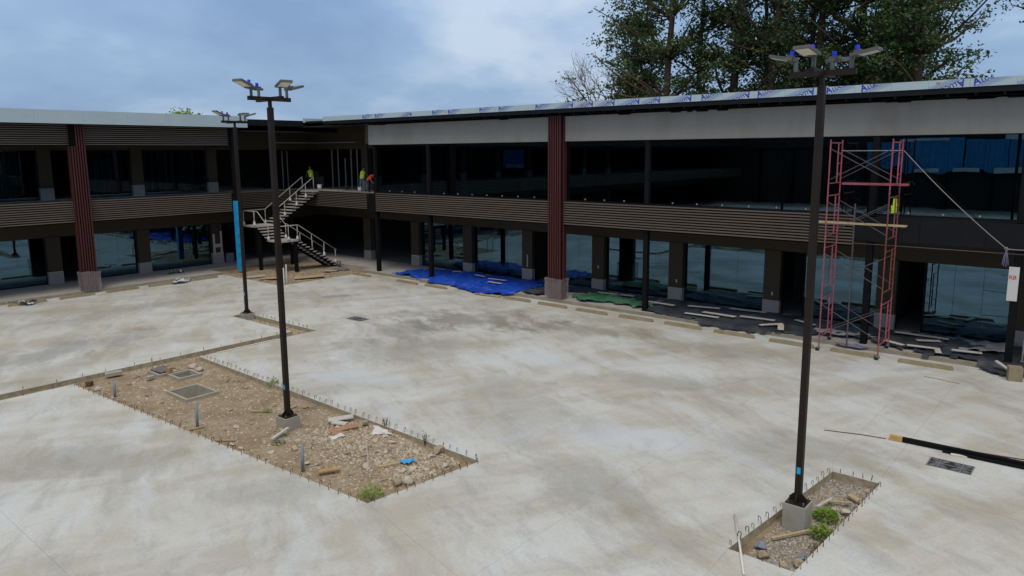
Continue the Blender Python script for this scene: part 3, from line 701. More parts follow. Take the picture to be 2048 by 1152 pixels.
part('landing', B_(31.95, 45.8, 5.2, 33.0, 47.5, 5.312), 'tread', ST)
for y in (YA + .12, YB - .12): part('stringer', MB().bar((32.05, y, -.05), (28.85, y, 2.02), .08, .3), 'steel_dark', ST)
for x in (XA + .15, XB - .15): part('stringer', MB().bar((x, YB - .1, 2.02), (x, 46.05, 2.9), .08, .24), 'steel_dark', ST)
for y in (46.15, 47.25): part('stringer', MB().bar((28.8, y, 2.9), (32.4, y, 5.12), .08, .28), 'steel_dark', ST)
part('support_post', B_(27.45, 46.0, 0, 27.65, 46.2, 3.0), 'steel_dark', ST); part('support_post', B_(27.4, 43.45, 0, 27.6, 43.65, 2.1), 'steel_dark', ST); part('support_post', B_(28.6, 43.45, 0, 28.8, 43.65, 2.1), 'steel_dark', ST)
part('support_post', B_(30.4, 46.6, 0, 30.65, 46.85, 4.0), 'steel_dark', ST)
def railrun(pts, posts):
    h = 1.0; r_ = part('handrail', MB().tube([(p[0], p[1], p[2] + h) for p in pts], .03, 6), 'rail_paint', ST, True)
    for p in posts:
        o = part('baluster', MB().tube([p, (p[0], p[1], p[2] + h)], .024, 6), 'rail_paint', ST, True)
        if random.random() < .7: part('paper_wrap', MB().tube([(p[0], p[1], p[2] + .01), (p[0], p[1], p[2] + .1), (p[0], p[1], p[2] + .2), (p[0], p[1], p[2] + .27)], [.11, .1, .07, .045], 7), 'paper_wrap', o, True)
for y in (YA + .06, YB - .06):
    f = lambda k: (32.0 - k * .2818 * 11, y, .18 + k * (2.2 - .18))
    railrun([f(0), f(1), (XB - .06, y, 2.2)] + ([(XA + .06, y, 2.2)] if y < 44 else []), [f(.04), f(.34), f(.66), (XB - .06, y, 2.2)] + ([(XA + .06, y, 2.2), (XA + .75, y, 2.2)] if y < 44 else []))
railrun([(XA + .06, YA + .06, 2.2), (XA + .06, YB, 2.2), (XA + .02, 46.0, 3.1), (XA - .2, 46.0, 3.1), (XA - .2, 47.4, 3.1), (XB, 47.4, 3.1), (32.1, 47.4, 5.29)],
        [(XA + .06, YB - .1, 2.2), (XA - .2, 46.02, 3.1), (XA - .2, 47.4, 3.1), (XA + .6, 47.4, 3.1), (XB, 47.4, 3.1), (29.9, 47.4, 3.83), (31.0, 47.4, 4.57), (32.1, 47.4, 5.3)])
railrun([(XB - .06, YB, 2.2), (XB - .06, 46.0, 3.1), (32.1, 46.0, 5.29)], [(XB - .06, 45.95, 3.1), (29.6, 46.0, 3.64), (30.6, 46.0, 4.3), (31.4, 46.0, 4.84), (32.1, 46.0, 5.3)])

# ================================================================== LAMP POSTS
def flood(parent, px, py, z, ang, tilt, cap):
    d = Vector((math.cos(ang), math.sin(ang), 0)); sidev = Vector((-d.y, d.x, 0)); u = (d * math.cos(tilt) + Vector((0, 0, math.sin(tilt)))).normalized(); nrm = sidev.cross(u) * -1
    base_ = Vector((px, py, z)); j = base_ + Vector((0, 0, .26))
    part('bracket', MB().tube([base_, j], .045, 6).obox(j + d * .06, d * .1, sidev * .05, Vector((0, 0, .035))), 'lamp_housing', parent)
    c = j + d * .08 + u * .20
    h = part('floodlight', MB().obox(c, u * .23, sidev * .17, nrm * .03).obox(c - u * .16 + nrm * .045, u * .06, sidev * .11, nrm * .03), 'lamp_housing', parent)
    part('lens', MB().obox(c + u * .03 - nrm * .033, u * .17, sidev * .14, nrm * .006), 'lamp_lens', h)
    if cap: part('sensor_cap', MB().tube([c - u * .17 + nrm * .05, c - u * .17 + nrm * .17], .045, 8), 'blue_cap', h, False)
def lamp_post(loc, label, zs, hp, tilts, caps, pw=.25, turn=0):
    x, y = loc; t_ = thing('lamp_post', label, 'lamp post', (x, y, zs), 'courtyard lamp posts')
    part('pedestal', B_(x - pw, y - pw, zs - .1, x + pw, y + pw, hp), 'pedestal', t_)
    bp_ = part('base_plate', B_(x - .21, y - .21, hp, x + .21, y + .21, hp + .025), 'lamp_paint', t_)
    for a in (-1, 1):
        for b in (-1, 1): part('anchor_bolt', MB().tube([(x + a * .17, y + b * .17, hp), (x + a * .17, y + b * .17, hp + .09)], .015, 5), 'iron', bp_)
    q = .068
    part('pole', B_(x - q, y - q, hp + .025, x + q, y + q, 9.28), 'lamp_paint', t_)
    g = MB()
    for dx, dy in ((1, 0), (-1, 0), (0, 1), (0, -1)):
        k = len(g.v); px_, py_ = -dy * .008, dx * .008
        for s_ in (-1, 1):
            g.v += [(x + dx * q + px_ * s_, y + dy * q + py_ * s_, hp + .025), (x + dx * .2 + px_ * s_, y + dy * .2 + py_ * s_, hp + .025), (x + dx * .19 + px_ * s_, y + dy * .19 + py_ * s_, hp + .10), (x + dx * q + px_ * s_, y + dy * q + py_ * s_, hp + .22)]
        g.f += [(k, k + 1, k + 2, k + 3), (k + 7, k + 6, k + 5, k + 4), (k + 1, k + 5, k + 6, k + 2), (k + 2, k + 6, k + 7, k + 3)]
    part('gusset', g, 'lamp_paint', t_); part('sticker', B_(x - q - .004, y - .04, 1.05, x - q - .001, y + .04, 1.2), 'film_blue', t_)
    part('neck', B_(x - .04, y - .04, 9.28, x + .04, y + .04, 9.46), 'lamp_paint', t_)
    part('crossarm', B_(x - .66, y - .05, 9.46, x + .66, y + .05, 9.57), 'lamp_paint', t_); part('crossarm', B_(x - .05, y - .64, 9.455, x + .05, y + .64, 9.565), 'lamp_paint', t_)
    for k, (dx, dy) in enumerate(((1, 0), (0, 1), (-1, 0), (0, -1))):
        flood(t_, x + dx * .56, y + dy * .54, 9.56, math.atan2(dy, dx) + random.uniform(-.25, .25), rad(tilts[k]), caps[k])
    return t_
lamp_post((11.85, 18.86), 'dark lamp post standing in the large soil bed', -.16, .22, (14, 10, 20, 16), (1, 1, 1, 0))
lamp_post((15.62, 5.03), 'dark lamp post on a tall pedestal in the small soil bed, nearest the camera', -.2, .38, (8, 12, 14, 10), (1, 1, 1, 1), .24)
lamp_post((19.05, 33.45), 'dark lamp post in the narrow trench bed, farthest of three', -.17, .15, (16, 12, 24, 8), (0, 1, 1, 0), .25)

# ================================================================== WHEEL STOPS
def wheel_stop_mesh(L):
    mb = MB(); w0, w1, h = .095, .07, .14
    for xx, k_ in ((-L / 2, .75), (-L / 2 + .06, 1), (L / 2 - .06, 1), (L / 2, .75)):
        hh = h if k_ == 1 else h * .55
        mb.v += [(xx, -w0, 0), (xx, w0, 0), (xx, w1 * k_, hh), (xx, -w1 * k_, hh)]
    for i in range(3):
        for j in range(4): mb.f.append((i * 4 + j, (i + 1) * 4 + j, (i + 1) * 4 + (j + 1) % 4, i * 4 + (j + 1) % 4))
    mb.f += [(0, 1, 2, 3), (15, 14, 13, 12)]
    me = mb.mesh('wheel_stop'); me.materials.append(MAT['precast']); bm = bmesh.new(); bm.from_mesh(me); bmesh.ops.recalc_face_normals(bm, faces=bm.faces); bm.to_mesh(me); bm.free(); return me
WS = wheel_stop_mesh(1.84)
SR = [(39.65, 37.6), (35.0, 33.34), (32.5, 30.7), (26.2, 24.4), (23.8, 21.92), (21.31, 19.43), (18.79, 16.9), (16.35, 14.45), (13.83, 11.98), (11.32, 9.45), (8.84, 7.0), (6.35, 4.5)]
for k, (a, b) in enumerate(SR):
    o = inst('wheel_stop', WS, None, (30.32 + random.uniform(-.05, .05), (a + b) / 2, .002), (0, 0, rad(90 + random.uniform(-1.5, 1.5))))
    tag(o, 'low concrete wheel stop by the long glazed wing, %s along from the stair corner' % ORDN[k], 'wheel stop', 'concrete wheel stops')
SLX = [(12.2, 14.07), (14.74, 16.5), (17.22, 18.98), (19.65, 21.4), (22.19, 24.05)]
for k, (a, b) in enumerate(SLX):
    o = inst('wheel_stop', WS, None, ((a + b) / 2, 45.6, .002), (0, 0, rad(random.uniform(-1.2, 1.2))))
    tag(o, 'low concrete wheel stop by the slatted wing, %s from the left edge' % ORDN[k], 'wheel stop', 'concrete wheel stops')

# ================================================================== REBAR HOOKS cast into the slab edges (parts of the courtyard)
def hook_mesh(w_, h, r_):
    pts = [(0, -w_ / 2, 0), (0, -w_ / 2, h - w_ / 2)] + [(0, -w_ / 2 * math.cos(a), h - w_ / 2 + w_ / 2 * math.sin(a)) for a in (.6, 1.2, 1.9, 2.6)] + [(0, w_ / 2, h - w_ / 2), (0, w_ / 2, h * .35)]
    me = MB().tube(pts, r_, 4).mesh('rebar_hook'); me.materials.append(MAT['rebar']); return me
HK = hook_mesh(.06, .15, .0085); PIN = MB().tube([(0, 0, 0), (0, 0, .13)], .01, 4).mesh('rebar_pin'); PIN.materials.append(MAT['rebar'])
def hooks(p, q, n, off=0, me=HK, name='rebar_hook'):
    p, q = Vector(p), Vector(q); d = q - p; a0 = math.atan2(d.y, d.x)
    for i in range(n):
        c = p + d * ((i + .5 + random.uniform(-.15, .15)) / n)
        inst(name, me, court, (c.x, c.y, -.01), (random.uniform(-.12, .12), random.uniform(-.12, .12), a0 + random.uniform(-.5, .5)), random.uniform(.8, 1.15))
hooks((9.16, 28.0), (10.0, 12.95), 42); hooks((13.86, 28.0), (13.5, 12.55), 48); hooks((10.1, 12.86), (13.4, 12.45), 12)
hooks((3, 28.85), (18.4, 28.85), 17, me=PIN, name='rebar_pin'); hooks((2, 28.05), (9, 28.05), 8, me=PIN, name='rebar_pin')
hooks((13.5, 5.7), (18.55, 5.22), 16); hooks((13.5, 4.29), (18.6, 4.04), 18); hooks((18.64, 5.1), (18.66, 4.15), 4, me=PIN, name='rebar_pin'); hooks((13.42, 5.5), (13.44, 4.4), 3, me=PIN, name='rebar_pin')
hooks((19.39, 28.6), (19.39, 33.9), 14)

# ================================================================== SOIL BED CONTENTS
for k, (bx_, lab, mt) in enumerate(zip(BOXES, ('large open concrete inspection box in the soil bed', 'small concrete inspection box with a slate lid half over it', 'small open concrete inspection box beside the lidded one'), ('box_concrete',) * 3)):
    a, b, c, d = bx_; zt = -.06 if k == 0 else -.05; w_ = .09
    bo = thing('inspection_box', lab, 'inspection box', (a, c, -.2))
    part('rim', MB().box(a, c, -.8, a + w_, d, zt).box(b - w_, c, -.8, b, d, zt).box(a + w_, c, -.8, b - w_, c + w_, zt - .001).box(a + w_, d - w_, -.8, b - w_, d, zt - .001), mt, bo)
    part('floor', B_(a + w_, c + w_, -.8, b - w_, d - w_, -.55), 'soil', bo)
    if k == 1: part('lid', MB().obox(((a + b) / 2 + .05, (c + d) / 2 + .1, zt + .03), (.3, .08, 0), (-.08, .3, .02), (0, 0, .018)), 'grate_slate', bo)
for (x, y, h, lab) in ((9.72, 25.94, .42, 'grey pipe stub upright in the soil bed, farthest of three'), (10.09, 20.97, .62, 'grey pipe stub upright in the soil bed, middle of three'), (10.29, 15.83, .6, 'grey pipe stub upright in the soil bed, nearest of three')):
    solo('pipe', MB().tube([(x, y, -.25), (x + .01, y - .02, h)], .045, 9), 'pvc_grey', (x, y, -.15), lab, 'pipe', 'upright grey pipes', smooth=True)
solo('stake', MB().tube([(11.53, 14.7, -.2), (11.5, 14.72, .62)], .018, 6), 'pvc_white', (11.53, 14.7, -.15), 'thin white stake upright near the front of the soil bed', 'stake')
solo('stake', MB().tube([(11.9, 28.0, -.2), (11.93, 28.02, .38)], .025, 6), 'wood', (11.9, 28, -.15), 'short pale stake upright beside the lidded inspection box', 'stake')
solo('pipe', MB().tube([(10.42, 15.32, -.06), (10.86, 15.08, -.05)], .06, 10, cap=False), 'clay_pipe', (10.6, 15.2, -.1), 'short tan pipe offcut lying in the front of the soil bed', 'pipe', smooth=True)
def plank(c, L, w_, th, ang, mat, label, tilt=0, name='board', cat='board', group=None):
    d = Vector((math.cos(rad(ang)) * math.cos(rad(tilt)), math.sin(rad(ang)) * math.cos(rad(tilt)), math.sin(rad(tilt)))); s_ = Vector((-math.sin(rad(ang)), math.cos(rad(ang)), 0)); u = d.cross(s_)
    return solo(name, MB().obox(c, d * L / 2, s_ * w_ / 2, u * th / 2), mat, tuple(c), label, cat, group)
plank((13.1, 17.95, .0), .75, .32, .03, -35, 'board_pale', 'pale broken board on the rubble heap, upper one', 4)
plank((12.85, 17.7, -.02), .45, .25, .03, -60, 'board_pale', 'small pale board tucked under the upper board', -5)
plank((12.6, 17.15, .02), .8, .3, .035, -30, 'wood_red', 'reddish board tilted on the rubble heap', 6)
plank((12.45, 16.95, -.03), .6, .28, .03, -45, 'wood_red', 'lower reddish board beneath the tilted one', -4)
plank((11.25, 18.35, -.03), .75, .09, .06, 20, 'board_pale', 'grey wood batten beside the lamp pedestal', 5)
plank((11.45, 18.55, -.05), .5, .12, .05, 75, 'wood', 'brown wood offcut beside the lamp pedestal', -4)
plank((12.7, 20.1, -.08), .6, .08, .04, 10, 'wood', 'tan wood batten lying behind the lamp post', 3)
plank((12.0, 20.6, -.08), .7, .05, .04, 130, 'wood', 'thin stick lying left behind the lamp post', 4)
plank((11.9, 14.3, -.08), .55, .09, .05, -30, 'wood', 'short brown plank lying by the blue scrap', 3)
plank((10.65, 28.35, .0), .55, .28, .12, -20, 'box_concrete', 'concrete block lying at the back edge of the soil bed', 2, 'concrete_block', 'block')
plank((9.65, 27.9, -.06), .18, .18, .18, 30, 'trowel' if 'trowel' in MAT else 'rebar', 'small brown cube block at the back left of the soil bed', 0, 'concrete_block', 'block')
plank((12.05, 26.9, .04), .15, .15, .26, 20, 'clay_pipe', 'small tan block standing between two inspection boxes', 0, 'brick', 'brick')
plank((11.35, 26.9, -.04), .28, .16, .12, 10, 'box_concrete', 'small grey block lying before the inspection boxes', 0, 'concrete_block', 'block')
plank((10.9, 17.1, -.05), .25, .12, .09, 70, 'wood', 'small tan chunk lying left of the reddish boards', 8, 'brick', 'brick')
plank((10.05, 19.3, -.1), .7, .05, .03, -55, 'wood', 'thin lath lying near the left edge of the soil bed', 2)
plank((9.95, 20.85, -.1), .55, .05, .04, -10, 'wood', 'thin lath lying at the foot of the middle pipe', 2)
plank((16.95, 4.85, -.1), .6, .07, .05, -15, 'board_pale', 'pale batten lying across the gravel of the small soil bed', 3)
plank((17.15, 4.6, -.08), .55, .06, .04, -70, 'wood', 'brown batten lying across the small soil bed', 4)
plank((15.05, 4.95, -.12), .95, .06, .05, -35, 'wood', 'long thin batten lying in front of the tall pedestal', 3)
plank((17.6, 4.35, -.1), .4, .15, .05, 60, 'wood', 'broken plank near the back right of the small soil bed', 3)
solo('scrap_sheet', sheet([(12.1, 14.0), (12.5, 13.9), (12.55, 14.2), (12.2, 14.25)], .06, lambda x, y: -.1, .1, 4, 2), 'sheet_light', (12.3, 14.1, -.1), 'crumpled blue plastic scrap in the soil bed', 'scrap')
solo('scrap_sheet', sheet([(12.9, 16.2), (13.3, 15.7), (13.5, 16.2), (13.3, 16.7)], .07, lambda x, y: zA(x, y) + .01, .06, 3, 3), 'paper', (13.2, 16.2, -.1), 'large white plaster scrap on the rubble heap', 'scrap')
solo('scrap_sheet', sheet([(11.9, 16.75), (12.25, 16.6), (12.3, 16.95), (12.0, 17.0)], .07, lambda x, y: zA(x, y) + .01, .06, 3, 4), 'paper', (12.1, 16.8, -.1), 'small white plaster scrap below the reddish boards', 'scrap')
# loose stones: every large one its own object
RM = {}
for mt in ('rock', 'rock_white', 'rock_blue'):
    for s_ in range(4):
        me = rock_mesh(s_ * 7 + len(mt)); me.materials.append(MAT[mt]); RM[mt, s_] = me
rr = random.Random(21)
def inA(x, y): return islA_l(y) + .12 < x < islA_r(y) - .12 and 13.0 < y < 27.9 and not any(a - .1 < x < b + .1 and c - .1 < y < d + .1 for a, b, c, d in BOXES)
def stones(n, pick, zf, smin, smax, label, group, mats):
    for _ in range(n):
        x, y = pick(); s_ = rr.uniform(smin, smax) ** 1.0
        mt = rr.choice(mats); o = inst('stone', RM[mt, rr.randrange(4)], None, (x, y, zf(x, y) + s_ * .12), (rr.uniform(-.3, .3), rr.uniform(-.3, .3), rr.uniform(0, 6.3)), (s_, s_ * rr.uniform(.6, 1), s_ * rr.uniform(.6, 1)))
        big = 'larger' if s_ > (smin + smax) / 2 else 'smaller'; tone = {'rock': 'tan', 'rock_white': 'whitish', 'rock_blue': 'bluish grey'}[mt]
        tag(o, '%s %s %s' % (big, tone, label(x, y)), 'stone', group)
def pickA():
    while True:
        k = rr.random()
        if k < .45: x, y = rr.gauss(12.5, .8), rr.gauss(15.8, 1.1)
        elif k < .65: x, y = rr.gauss(12.6, .6), rr.gauss(13.6, .5)
        else: x, y = rr.uniform(9.3, 13.7), rr.uniform(13, 27.8)
        if inA(x, y): return x, y
stones(150, pickA, zA, .08, .27, lambda x, y: 'stone in the large soil bed, ' + ('by the inspection boxes' if y > 22.5 else 'beside the lamp pedestal' if y > 17.9 else 'around the broken boards' if y > 16 and x > 11.6 else 'left of the broken boards' if y > 16 else 'near its front right corner' if x > 12 else 'near its front tip'), 'stones in the large soil bed', ('rock', 'rock_white', 'rock'))
for x, y, s_, mt, lab in ((13.3, 13.9, .42, 'rock', 'big round boulder by the right edge of the large soil bed'), (11.3, 13.35, .35, 'rock', 'big grey stone at the front of the large soil bed'), (11.55, 13.2, .38, 'rock_white', 'flat white stone at the front of the large soil bed'),
                         (13.15, 16.9, .3, 'rock', 'round stone against the slab edge behind the boards'), (13.1, 27.2, .38, 'rock_white', 'big white stone at the back corner of the large soil bed'), (13.05, 26.6, .34, 'rock_white', 'flat pale stone before the back corner of the large soil bed')):
    tag(inst('stone', RM[mt, 1], None, (x, y, zA(x, y) + .1), (.1, 0, x), s_), lab, 'stone')
def pickB():
    while True:
        x, y = rr.uniform(13.6, 18.5), rr.uniform(4.35, 5.3)
        if abs(x - 15.62) > .35 or abs(y - 5.03) > .35: return x, y
stones(46, pickB, zB, .07, .2, lambda x, y: 'stone in the small soil bed, ' + ('at its front end' if x < 14.7 else 'beside the pedestal' if x < 16 else 'beside the green weeds' if x < 17 else 'at its far end'), 'stones in the small soil bed', ('rock', 'rock_blue', 'rock_white', 'rock'))
for x, y, s_, mt, lab in ((14.2, 5.28, .34, 'rock_blue', 'bluish boulder in the front left of the small soil bed'), (13.95, 5.1, .28, 'rock', 'tan boulder in front of the bluish one'), (14.05, 4.4, .3, 'rock', 'brown stone at the front tip of the small soil bed'), (14.3, 4.45, .3, 'rock_blue', 'grey stone behind the brown one at the front tip'), (16.75, 4.3, .3, 'rock_white', 'pale stone at the right edge beside the weeds')):
    tag(inst('stone', RM[mt, 2], None, (x, y, zB(x, y) + .09), (.1, 0, x), s_), lab, 'stone')
stones(26, lambda: (18.7 + rr.random() * .5, rr.uniform(28.6, 33)), zC, .08, .2, lambda x, y: 'stone in the narrow trench bed, ' + ('near the farthest lamp post' if y > 31 else 'at the trench corner' if y > 28.8 else 'behind the large soil bed'), 'stones in the trench bed', ('rock', 'rock_white'))
stones(16, lambda: (rr.uniform(14, 18.5), rr.uniform(28.2, 28.7)), zC, .08, .2, lambda x, y: 'stone in the narrow trench bed, ' + ('near the farthest lamp post' if y > 31 else 'at the trench corner' if y > 28.8 else 'behind the large soil bed'), 'stones in the trench bed', ('rock', 'rock_white'))
def gravel(name, n, pick, zf, s0, s1, mat, label):
    mb = MB()
    for _ in range(n):
        x, y = pick(); s_ = rr.uniform(s0, s1); z = zf(x, y); k = len(mb.v); a = rr.uniform(0, 6.3); q = rr.uniform(.5, 1)
        ca, sa = math.cos(a) * s_, math.sin(a) * s_
        mb.v += [(x + ca, y + sa, z), (x - sa * q, y + ca * q, z + s_ * .1), (x - ca, y - sa, z), (x + sa * q, y - ca * q, z - s_ * .1), (x + ca * .2, y + sa * .3, z + s_ * rr.uniform(.4, .9))]
        mb.f += [(k, k + 1, k + 4), (k + 1, k + 2, k + 4), (k + 2, k + 3, k + 4), (k + 3, k, k + 4)]
    return solo(name, mb, mat, (pick()[0], pick()[1], -.15), label, 'gravel', kind='stuff')
gravel('gravel', 7500, pickA, zA, .012, .058, 'pebble', 'scattered gravel and rubble crumbs in the large soil bed')
gravel('gravel', 1500, pickA, zA, .012, .055, 'rock_white', 'white plaster crumbs scattered in the large soil bed')
gravel('gravel', 5200, lambda: (rr.uniform(13.5, 18.55), rr.uniform(4.2, 5.4)), zB, .01, .042, 'pebble_grey', 'grey gravel scattered in the small soil bed')
gravel('gravel', 700, lambda: (18.6 + rr.random() * .7, rr.uniform(28.2, 34)), zC, .02, .05, 'pebble', 'gravel scattered in the narrow trench bed')
gravel('gravel', 900, lambda: (rr.uniform(9, 18.5), rr.uniform(28.12, 28.75)), zC, .015, .05, 'pebble', 'gravel scattered along the trench behind the large soil bed')
gravel('gravel', 1500, lambda: (rr.uniform(25, 31.2), rr.uniform(39.7, 46)), zD, .02, .06, 'pebble', 'gravel scattered under the staircase')
# weeds
def weed(x, y, z, R, n, mat, label, h=1.0):
    t_ = MB(); q = random.Random(int(x * 100 + y * 10))
    for _ in range(n):
        a = q.uniform(0, 6.28); r_ = R * math.sqrt(q.random()); hh = h * R * q.uniform(.3, 1.1) * (1.15 - r_ / R * .6); c = Vector((x + r_ * math.cos(a), y + r_ * math.sin(a), z + hh))
        d = Vector((math.cos(a) + q.uniform(-.5, .5), math.sin(a) + q.uniform(-.5, .5), q.uniform(-.2, .8))).normalized(); s_ = d.cross(Vector((q.uniform(-1, 1), q.uniform(-1, 1), 1))).normalized(); L = R * q.uniform(.18, .38)
        k = len(t_.v); t_.v += [tuple(c - d * L * .5), tuple(c + s_ * L * .3), tuple(c + d * L * .6), tuple(c - s_ * L * .3)]; t_.f.append((k, k + 1, k + 2, k + 3))
    w_ = thing('weed_plant', label, 'plant', (x, y, z), 'weeds in the soil beds'); part('foliage', t_, mat, w_)
    st = MB()
    for i in range(7):
        a = i * .9; st.tube([(x, y, z - .03), (x + R * .5 * math.cos(a), y + R * .5 * math.sin(a), z + R * h * .7)], .006, 3)
    part('stem', st, mat, w_)
weed(16.3, 4.62, -.2, .27, 330, 'leaf_yellow', 'bright green bushy weed in the middle of the small soil bed')
weed(15.45, 4.42, -.2, .27, 260, 'leaf_yellow', 'bright green weed spilling over the front edge of the small soil bed')
weed(16.95, 4.78, -.2, .14, 70, 'leaf_yellow', 'little green seedling behind the bushy weed')
weed(14.85, 4.32, -.2, .18, 80, 'leaf_warm', 'dull green weed at the slab edge near the front')
weed(10.4, 13.2, -.14, .3, 130, 'leaf_yellow', 'sparse yellowish weed at the front corner of the large soil bed', 1.3)
weed(13.72, 22.6, -.12, .22, 110, 'leaf_yellow', 'yellow-green weed against the slab edge behind the lamp post', 1.5)
weed(13.55, 16.4, -.1, .16, 35, 'leaf_warm', 'thin weed against the right slab edge of the large soil bed', 3)
weed(13.45, 14.6, -.1, .14, 30, 'leaf_warm', 'thin weed near the right front corner of the large soil bed', 3)
weed(12.1, 20.4, -.1, .16, 60, 'leaf_yellow', 'small yellow weed beside the fallen sticks')
weed(10.9, 17.9, -.12, .2, 60, 'leaf', 'small grey-green weed left of the rubble heap', .6)

# ================================================================== THINGS ON THE CONCRETE
def drain(c, lx, ly, label):
    x, y = c; d = thing('drain_grate', label, 'drain', (x, y, 0), 'drain grates')
    part('frame', MB().box(x - lx, y - ly, .002, x + lx, y - ly + .03, .014).box(x - lx, y + ly - .03, .002, x + lx, y + ly, .014).box(x - lx, y - ly + .03, .002, x - lx + .03, y + ly - .03, .014).box(x + lx - .03, y - ly + .03, .002, x + lx, y + ly - .03, .014), 'iron', d)
    part('pit_shade', B_(x - lx + .03, y - ly + .03, .001, x + lx - .03, y + ly - .03, .004), 'iron_dark', d)  # near-black plate on the slab; its colour paints the shade below the bars
    n = 2; h = ly / n * 2
    for i in range(n):
        y0 = y - ly + i * h; cy_ = y0 + h / 2
        part('crossbar', B_(x - lx + .03, cy_ - .02, .005, x + lx - .03, cy_ + .02, .013), 'iron', d)
        for sx_ in (-1, 1):
            for sy_ in (-1, 1):
                for q in range(3):
                    p0 = (x + sx_ * (.03 + q * .08), cy_ + sy_ * .03, .0095); p1 = (x + sx_ * min(lx - .03, .03 + q * .08 + .17), cy_ + sy_ * min(h / 2 - .03, .2), .0095)
                    part('bar', MB().bar(p0, p1, .03, .007), 'iron', d)
    part('crossbar', B_(x - .02, y - ly + .03, .006, x + .02, y + ly - .03, .0135), 'iron', d)
drain((20.82, 2.97), .31, .5, 'cast iron drain grate in the slab beside the steel beams'); drain((22.05, 28.5), .3, .52, 'cast iron drain grate in the slab near the narrow trench')
bm_ = thing('steel_beam', 'long dark steel tube lying on the slab with its end wrapped orange', 'beam', (21.8, 3, 0))
part('tube', MB().bar((21.8, 4.3, .07), (21.98, .2, .07), .13, .12), 'steel_dark', bm_); part('end_wrap', MB().bar((21.78, 4.62, .072), (21.8, 4.3, .072), .14, .13), 'beam_wood', bm_)
solo('steel_beam', MB().bar((21.68, 3.3, .04), (21.8, .2, .04), .07, .06), 'steel_dark', (21.7, 2, .01), 'thinner dark steel bar lying against the long tube', 'beam')
solo('steel_rod', MB().tube([(21.31, 6.25, .012), (21.6, 5.3, .02), (21.72, 4.7, .015)], .012, 5), 'rebar', (21.4, 5.5, .01), 'thin steel rod lying on the slab pointing left from the beams', 'rod')
solo('steel_rod', MB().tube([(21.95, 3.7, .016), (22.2, 2.6, .02), (22.5, 1.2, .015)], .015, 5), 'rebar', (22.2, 2.5, .01), 'thin steel rod lying behind the long tube', 'rod')
solo('pipe', MB().tube([(21.62, 3.1, .02), (21.7, 2.7, .02)], .03, 6), 'pvc_white', (21.65, 2.9, .01), 'short white pipe piece lying against the steel beams', 'pipe')
solo('pipe', MB().tube([(14.85, 6.13, .025), (13.7, 5.52, .022), (12.72, 5.02, .025)], .025, 8), 'pvc_white', (13.8, 5.6, .01), 'long white pipe lying across the corner of the small soil bed', 'pipe', smooth=True)
plank((28.72, 4.6, .015), 1.15, .035, .025, -100, 'wood', 'thin brown stick lying on the slab near the right kerb', 0, 'stick', 'stick')
solo('pipe', MB().tube([(14.6, 27.98, .02), (16.8, 28.02, .025), (17.3, 27.95, .02)], .022, 6), 'pvc_white', (15.9, 28, .01), 'long white pipe lying along the trench edge', 'pipe')
solo('pipe', MB().tube([(25.4, 40.0, -.1), (25.42, 40.02, 1.0)], .05, 8), 'pvc_white', (25.4, 40, 0), 'white pipe stub upright by the stair bed, left of the pair', 'pipe')
solo('pipe', MB().tube([(25.75, 40.25, -.1), (25.77, 40.25, 1.15)], .05, 8), 'pvc_white', (25.75, 40.25, 0), 'white pipe stub upright by the stair bed, right of the pair', 'pipe')
plank((27.7, 40.7, .08), 1.9, .9, .025, -30, 'wood', 'thin plywood sheet lying on the soil before the stair', 2, 'plywood_sheet', 'board')
plank((25.9, 42.0, .1), 1.6, .6, .03, -50, 'wood', 'brown board lying on the soil left of the lamp post', 3, 'plywood_sheet', 'board')
plank((25.5, 43.5, .1), 1.3, .3, .03, -20, 'board_pale', 'pale board lying on the soil near the blue wrapped column', 3, 'plywood_sheet', 'board')
solo('mortar_heap', sheet([(30.4, 41.4), (31.5, 41.2), (31.8, 42.2), (30.8, 42.4)], .12, lambda x, y: 0, .16, 1.5, 6), 'iron', (31, 41.8, 0), 'dark mat lying at the foot of the stair', 'mat')
solo('mortar_heap', sheet([(29.6, 41.6), (30.4, 41.2), (30.6, 42.0), (30.0, 42.3)], .12, lambda x, y: 0, .22, 1.2, 8), 'pavement', (30, 41.8, 0), 'pale mortar heap at the foot of the stair', 'heap')
def bucket(x, y, z, label, mat='bucket', r_=.15, h=.34):
    b_ = thing('bucket', label, 'bucket', (x, y, z), 'builders buckets')
    part('body', MB().tube([(x, y, z), (x, y, z + h)], r_ * .82, 12, r_), mat, b_, True); part('rim', MB().tube([(x, y, z + h - .03), (x, y, z + h + .005)], r_ * 1.06, 12), mat, b_)
    part('handle', MB().tube([(x + r_ * 1.05 * math.cos(a), y, z + h - .02 - r_ * .7 * math.sin(a)) for a in [math.pi * i / 8 for i in range(9)]], .006, 4), 'iron', b_)
bucket(31.9, 43.1, .05, 'dark bucket standing at the foot of the stair', 'iron'); bucket(32.75, 46.2, 5.31, 'white bucket at the top of the stair', r_=.17, h=.42)
bucket(32.95, 41.75, 5.31, 'white bucket at the feet of the worker in jeans'); bucket(34.2, 44.9, 5.31, 'grey bucket in the dark open shopfront upstairs', 'interior')
